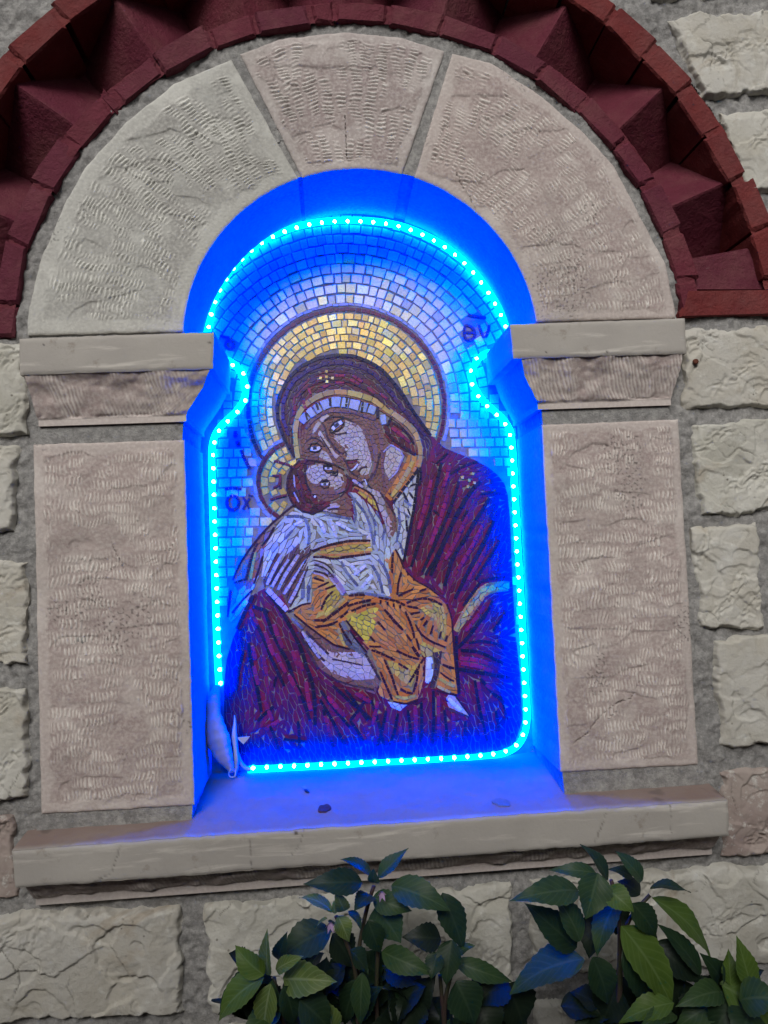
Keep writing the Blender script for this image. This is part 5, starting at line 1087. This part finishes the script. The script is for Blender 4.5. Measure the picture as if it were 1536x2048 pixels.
PLANTS = [
 ('lime green basil shoot at the lower left, nearest the plain stone block', -.14, (575, 2060),
  [[(548, 1955), (556, 2000), (572, 2070), (590, 2500)]],
  [((537, 1950), (535, 1856), 26, 'l', 0, .06, .5), ((566, 1958), (674, 1964), 54, 'l', .15, .12, .2), ((552, 1940), (608, 1912), 26, 'l', .3, .1, .2), ((528, 1950), (470, 1890), 42, 'b', -.4, .1, .3),
   ((528, 1955), (436, 2046), 56, 'b', .2, .14, .2), ((542, 1968), (528, 2070), 40, 'l', 0, .10, .3), ((510, 1940), (438, 2030), 40, 'd', .5, .1, .3), ((530, 1950), (484, 1962), 22, 'g', .7, .12, .3),
   ((568, 1972), (588, 2050), 46, 'd', -.3, .1, .2), ((668, 2068), (644, 1996), 36, 'l', .1, .06, .3), ((600, 2000), (660, 2060), 60, 'd', .2, .1, .2), ((560, 2020), (480, 2075), 44, 'g', .2, .1, .2), ((590, 2010), (640, 1995), 40, 'k', .4, .1, .2), ((545, 1960), (560, 2060), 30, 'g', .3, .1, .3)]),
 ('small pale topped basil sprig beside the tall middle stem', -.125, (690, 2060),
  [[(672, 1832), (690, 1880), (712, 1930), (716, 2060), (720, 2500)]],
  [((664, 1824), (598, 1796), 30, 'l', .25, .12, .2), ((690, 1822), (671, 1777), 25, 'l', -.2, .08, .3), ((676, 1832), (698, 1884), 32, 'l', 0, .12, .2), ((656, 1842), (690, 1880), 24, 'g', -.9, .1, .2),
   ((697, 1822), (722, 1860), 28, 'g', -.6, .1, .2), ((655, 1837), (632, 1858), 11, 'l', .2, .1, .2), ((670, 1828), (668, 1800), 10, 'l', .2, .05, .2), ((662, 1860), (554, 1926), 64, 'd', .15, .12, .15), ((664, 1868), (704, 1935), 54, 'k', -.2, .1, .2),
   ((694, 1912), (664, 1962), 36, 'k', .3, .1, .2), ((556, 1920), (575, 1862), 26, 'd', .4, .08, .2), ((725, 1945), (722, 2050), 34, 'g', 0, .1, .3), ((690, 1935), (640, 2000), 50, 'k', .3, .1, .2), ((715, 1960), (690, 2050), 40, 'd', .2, .1, .2), ((700, 1900), (735, 1950), 40, 'd', -.3, .1, .2)]),
 ('tallest middle basil plant with blue lit top leaves over the sill edge', -.115, (750, 2060),
  [[(748, 1772), (738, 1800), (726, 1850), (716, 1905), (716, 1990), (722, 2070), (726, 2500)], [(757, 1840), (756, 1900), (752, 1990), (756, 2070), (757, 2500)]],
  [((724, 1764), (606, 1768), 44, 'd', -.35, .17, .2), ((744, 1758), (680, 1719), 31, 'g', .2, .10, .3), ((756, 1756), (818, 1696), 31, 'g', -.1, .06, .3), ((750, 1766), (748, 1736), 21, 'g', 0, .05, .3),
   ((783, 1771), (902, 1822), 54, 'g', .25, .17, .2), ((884, 1786), (926, 1900), 48, 'd', .2, .08, .2), ((746, 1794), (824, 1822), 40, 'g', .35, .14, .2), ((750, 1816), (802, 1886), 66, 'g', .5, -.05, .1), ((742, 1790), (708, 1822), 36, 'd', .2, .12, .2), ((752, 1930), (750, 2060), 27, 'k', .1, .05, .3),
   ((736, 1840), (760, 1905), 40, 'd', .2, .1, .2)]),
 ('dark leaved basil plant right of the tallest middle one, before the joint', -.13, (890, 2060),
  [[(900, 1890), (906, 1940), (890, 1990), (888, 2070), (890, 2500)], [(880, 1950), (884, 2000), (890, 2070), (892, 2500)]],
  [((882, 1878), (804, 1874), 46, 'k', -.2, .16, .2), ((764, 1903), (872, 1948), 42, 'g', .35, .18, .2), ((768, 1932), (848, 1966), 62, 'k', .2, .12, .2), ((786, 2044), (852, 1972), 92, 'k', -.2, .14, .2), ((904, 1880), (892, 1972), 44, 'd', .1, .08, .2),
   ((908, 1922), (1024, 1963), 34, 'g', .45, .16, .2), ((914, 1906), (950, 1891), 22, 'g', -.3, .1, .2), ((912, 1962), (948, 2050), 66, 'd', .1, .1, .2), ((1016, 1962), (946, 2014), 66, 'k', .2, .1, .2), ((1010, 1968), (1046, 2060), 84, 'k', .1, .1, .2),
   ((840, 2000), (800, 2070), 60, 'k', .1, .1, .2), ((900, 2000), (860, 2080), 60, 'k', .2, .1, .2), ((960, 2010), (990, 2080), 70, 'k', .2, .1, .2), ((875, 1905), (862, 1960), 34, 'd', .2, .1, .2)]),
 ('big leafy basil plant at the right with long glossy leaves', -.14, (1236, 2060),
  [[(1222, 1760), (1236, 1810), (1240, 1880), (1238, 1960), (1236, 2070), (1238, 2500)], [(1300, 1790), (1262, 1830), (1242, 1880), (1240, 1960), (1242, 2500)]],
  [((1216, 1762), (1160, 1688), 37, 'd', .2, .08, .25), ((1192, 1746), (1098, 1740), 27, 'g', -.2, .17, .2), ((1156, 1781), (1018, 1802), 48, 'g', -.35, .15, .15), ((1196, 1746), (1171, 1838), 60, 'g', -.2, .08, .3), ((1160, 1882), (1104, 1784), 54, 'g', .2, .10, .2),
   ((1152, 1897), (1048, 1806), 60, 'd', .15, .10, .2), ((1168, 1918), (1020, 1990), 78, 'g', .25, .12, .15), ((1192, 1828), (1178, 1918), 48, 'k', .1, .1, .2), ((1238, 1798), (1194, 1918), 52, 'g', .55, .12, .2), ((1284, 1762), (1229, 1702), 33, 'g', -.1, .08, .25), ((1266, 1756), (1216, 1738), 24, 'd', .2, .12, .2),
   ((1214, 1776), (1268, 1824), 42, 'b', .2, .14, .2), ((1280, 1790), (1234, 1762), 38, 'k', -.1, .12, .2), ((1186, 1914), (1216, 2008), 52, 'd', .1, .1, .2), ((1196, 2012), (1140, 1984), 50, 'k', .2, .1, .2), ((1236, 1968), (1204, 2046), 66, 'k', .1, .1, .2),
   ((1243, 1852), (1346, 2020), 74, 'b', .15, .08, .2), ((1304, 1796), (1421, 1929), 47, 'b', .1, .12, .2), ((1300, 1776), (1382, 1786), 32, 'd', -.4, .1, .2), ((1402, 1948), (1311, 1846), 44, 'd', .1, .08, .2), ((1264, 1806), (1312, 1874), 44, 'd', .2, .1, .2), ((1266, 1826), (1316, 1884), 27, 'k', .2, .08, .2),
   ((1308, 1886), (1404, 1966), 56, 'k', .2, .1, .2), ((1330, 1950), (1352, 2060), 90, 'k', .1, .1, .2), ((1248, 1900), (1300, 2010), 60, 'd', .3, .1, .2), ((1225, 1800), (1232, 1870), 50, 'k', .2, .1, .2)]),
 ('low basil plant in the bottom right corner with two upright pointed leaves', -.16, (1480, 2060),
  [[(1462, 1960), (1466, 2010), (1470, 2070), (1474, 2500)]],
  [((1462, 1972), (1457, 1897), 28, 'b', .1, .05, .2), ((1502, 1972), (1473, 1871), 38, 'b', -.2, .06, .3), ((1446, 1968), (1443, 1922), 13, 'g', .6, .05, .2), ((1446, 1984), (1350, 2014), 42, 'g', -.2, .16, .2), ((1440, 1968), (1552, 2052), 92, 'b', .1, .14, .2),
   ((1348, 2006), (1238, 2046), 42, 'b', .1, .14, .2), ((1352, 2030), (1276, 2062), 32, 'g', .1, .14, .2), ((1440, 2002), (1348, 2060), 44, 'g', .1, .14, .2), ((1470, 1990), (1420, 2075), 60, 'd', .1, .1, .2), ((1480, 2000), (1570, 2000), 60, 'g', .1, .14, .2), ((1400, 1990), (1380, 2070), 60, 'k', .1, .1, .2), ((1500, 2020), (1480, 2090), 60, 'd', .1, .1, .2)]),
]
for pi, (label, yd, root, stems, leaves) in enumerate(PLANTS):
    p = plant(label, root, yd)
    for q in stems:
        pts = [(x, y, yd+.012) for x, y in q]
        stem(p, pts, .0019, .0028)
    for k, (b, t, w, kind, roll, droop, fold) in enumerate(leaves):
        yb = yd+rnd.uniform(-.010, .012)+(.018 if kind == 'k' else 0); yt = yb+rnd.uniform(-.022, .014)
        leaf(p, b, t, w, kind, yb, yt, roll, droop, fold, rnd.uniform(-.03, .03))
    R = random.Random(40+pi)
    for k in range((12, 13, 13, 14, 16, 12)[pi]):                    # dark filler leaves on the back of the plant
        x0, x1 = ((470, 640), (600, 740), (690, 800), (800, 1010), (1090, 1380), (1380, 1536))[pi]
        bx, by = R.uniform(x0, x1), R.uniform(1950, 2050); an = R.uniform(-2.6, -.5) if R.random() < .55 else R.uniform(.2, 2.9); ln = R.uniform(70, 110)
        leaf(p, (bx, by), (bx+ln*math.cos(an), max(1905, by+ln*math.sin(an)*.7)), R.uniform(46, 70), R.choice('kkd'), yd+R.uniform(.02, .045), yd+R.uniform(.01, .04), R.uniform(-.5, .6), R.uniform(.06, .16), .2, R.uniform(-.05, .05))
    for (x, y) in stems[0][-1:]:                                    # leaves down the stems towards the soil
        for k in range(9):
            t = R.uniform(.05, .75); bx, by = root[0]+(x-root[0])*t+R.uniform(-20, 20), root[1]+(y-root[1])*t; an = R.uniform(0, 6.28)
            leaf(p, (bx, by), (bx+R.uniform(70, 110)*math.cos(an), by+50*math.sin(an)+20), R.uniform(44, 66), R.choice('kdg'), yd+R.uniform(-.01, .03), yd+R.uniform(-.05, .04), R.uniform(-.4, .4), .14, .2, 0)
    if pi == 2: flower(p, 763, 1783, yd-.018)
    if pi == 1: flower(p, 660, 1845, yd-.018)

# ------------------------------------------------------------------ small things in the niche
TAPE = m_plain('pale_insulating_tape', (.55, .54, .55), .5, (.46, .45, .46), 60, .4, .3)
sp = thing('cable_splice', 'pale tape wrapped cable splice hanging in the lower left niche corner', 'cable splice', tuple(P(440, 1535, DEP-.02)))
pth, t_ = smooth3([P(436, 1372, DEP-.012), P(428, 1392, DEP-.020), P(426, 1420, DEP-.026), P(432, 1460, DEP-.032), P(442, 1500, DEP-.030), P(458, 1530, DEP-.026), P(464, 1544, DEP-.022)], .002)
f = np.linspace(0, 1, len(pth)); rr = np.interp(f, [0, .12, .22, .30, .36, .6, .80, .92, 1], [.0042, .0075, .0090, .0078, .0098, .0145, .0105, .0055, .0030])*(1+.03*np.sin(f*70))
sweep('tape_wrap', pth, rr, rr*.72, TAPE, sp, 16)
def spike(name, pts, r, mat): 
    p, t = smooth3([P(*q) for q in pts], .002); n = len(p); sweep(name, p, np.interp(np.linspace(0, 1, n), np.linspace(0, 1, len(r)), r), np.interp(np.linspace(0, 1, n), np.linspace(0, 1, len(r)), r), mat, sp, 8)
spike('cable_tie', [(469, 1430, DEP-.022), (470, 1446, DEP-.024), (468, 1470, DEP-.026), (472, 1500, DEP-.026), (474, 1530, DEP-.022), (470, 1552, DEP-.014)], [.0006, .0022, .0036, .0030, .0034, .0026, .0014], TAPE)
spike('lead', [(474, 1505, DEP-.024), (480, 1522, DEP-.018), (488, 1534, DEP-.012), (500, 1539, DEP-.0085)], [.0024, .0024, .0028, .0034], LEAD)
spike('wire_loop', [(462, 1538, DEP-.028), (456, 1548, DEP-.026), (462, 1556, DEP-.024), (472, 1552, DEP-.024), (470, 1540, DEP-.024)], [.0009]*3, LEAD)
a = P(np.array([472., 500., 487.]), np.array([1475., 1473., 1489.]), DEP-.024)
b = a+np.array([0, .0012, 0]); V = np.r_[a, b]; build('tape_flap', V, [(0, 2, 1), (3, 4, 5), (0, 1, 4, 3), (1, 2, 5, 4), (2, 0, 3, 5)], TAPE, sp)

def sill_pt(px, py):
    """point on the sloping top of the sill seen at (px,py)"""
    Y = .02
    for _ in range(12):
        p = P(px, py, Y); z = -.2916+(Y+.039)*.128; d = p-np.array([0, -DIST, 0]); Y += (z-p[2])/(d[2]/d[1]-.128)
    return P(px, py, Y)
FLY = m_plain('black_insect_shell', (.015, .014, .018), .35, (.03, .03, .035), 300, .5)
WING = m_plain('insect_wing', (.30, .30, .34), .4, (.22, .22, .26), 300)
q = sill_pt(613, 1585); fl = thing('dead_fly', 'tiny dead winged insect lying on the blue lit sill', 'insect', tuple(q))
dv = sill_pt(622, 1591)-sill_pt(606, 1578); dv /= np.linalg.norm(dv); ps = np.linspace(-1, 1, 12)
sweep('body', [q+dv*.0062*x+np.array([0, 0, .0020]) for x in ps], .0021*np.sqrt(np.maximum(.03, 1-ps**2)), .0021*np.sqrt(np.maximum(.03, 1-ps**2)), FLY, fl, 8, (.3, .2, 1))
for sgn in (-1, 1):
    pv = np.array([-dv[1], dv[0], 0])*sgn; A = q+np.array([0, 0, .0036])
    build('wing', [A, A-dv*.003+pv*.0022, A-dv*.0095+pv*.0026+[0, 0, .0008], A-dv*.0090+pv*.0002, A+[0, 0, .0003], A-dv*.003+pv*.0022+[0, 0, .0003], A-dv*.0095+pv*.0026+[0, 0, .0011], A-dv*.0090+pv*.0002+[0, 0, .0003]], [(0, 1, 2, 3), (7, 6, 5, 4), (0, 4, 5, 1), (1, 5, 6, 2), (2, 6, 7, 3), (3, 7, 4, 0)], WING, fl)
def flake(name, label, cat, px, py, rx, ry, mat, lift=.0012, seed=1):
    q = sill_pt(px, py); n = 22; a = np.linspace(0, 2*np.pi, n, endpoint=False); r = 1+.16*np.sin(2*a+seed)+.08*np.sin(5*a+seed*2)
    X = q[0]+rx*r*np.cos(a); Y = q[1]+ry*r*np.sin(a); zz = lambda Y: -.2916+(Y+.039)*.128
    V = np.r_[np.c_[X, Y, zz(Y)+lift+.0002*np.sin(3*a)], np.c_[X, Y, zz(Y)-.0004], [[q[0], q[1], zz(q[1])+lift*.8]]]
    F = [(i, (i+1) % n, 2*n) for i in range(n)]+[(n+i, n+(i+1) % n, (i+1) % n, i) for i in range(n)]
    o = build(name, V, F, mat, None, False); o['label'] = label; o['category'] = cat; return o
DRY = m_plain('dry_brown_petal', (.10, .045, .05), .8, (.07, .03, .035), 200)
flake('dried_petal', 'small oval dried petal lying near the front edge of the sill', 'petal', 649, 1621, .0062, .0095, DRY, .0030)
flake('paper_scrap', 'thin pale scrap lying on the right half of the blue sill', 'scrap', 1003, 1607, .0090, .0100, m_plain('pale_scrap', (.20, .19, .19), .8, (.15, .14, .14), 100), .0016, 3)
RUST = m_plain('rusty_iron', (.16, .06, .04), .85, (.10, .035, .025), 300, .2, .5)
nl = thing('rusty_nail', 'rusty nail head sticking out of the joint right of the impost', 'nail', tuple(P(1386, 726, 0)))
c = P(1386, 726, 0)
sweep('head', [c+np.array([0, y, 0]) for y in (-.0085, -.0080, -.0055, -.0045)], np.array([.0015, .0031, .0033, .0015]), np.array([.0015, .0031, .0033, .0015]), RUST, nl, 12, (1, 0, .2))
sweep('shank', [c+np.array([0, y, 0]) for y in (-.0045, .02)], .0018, .0018, RUST, nl, 8, (1, 0, .2))
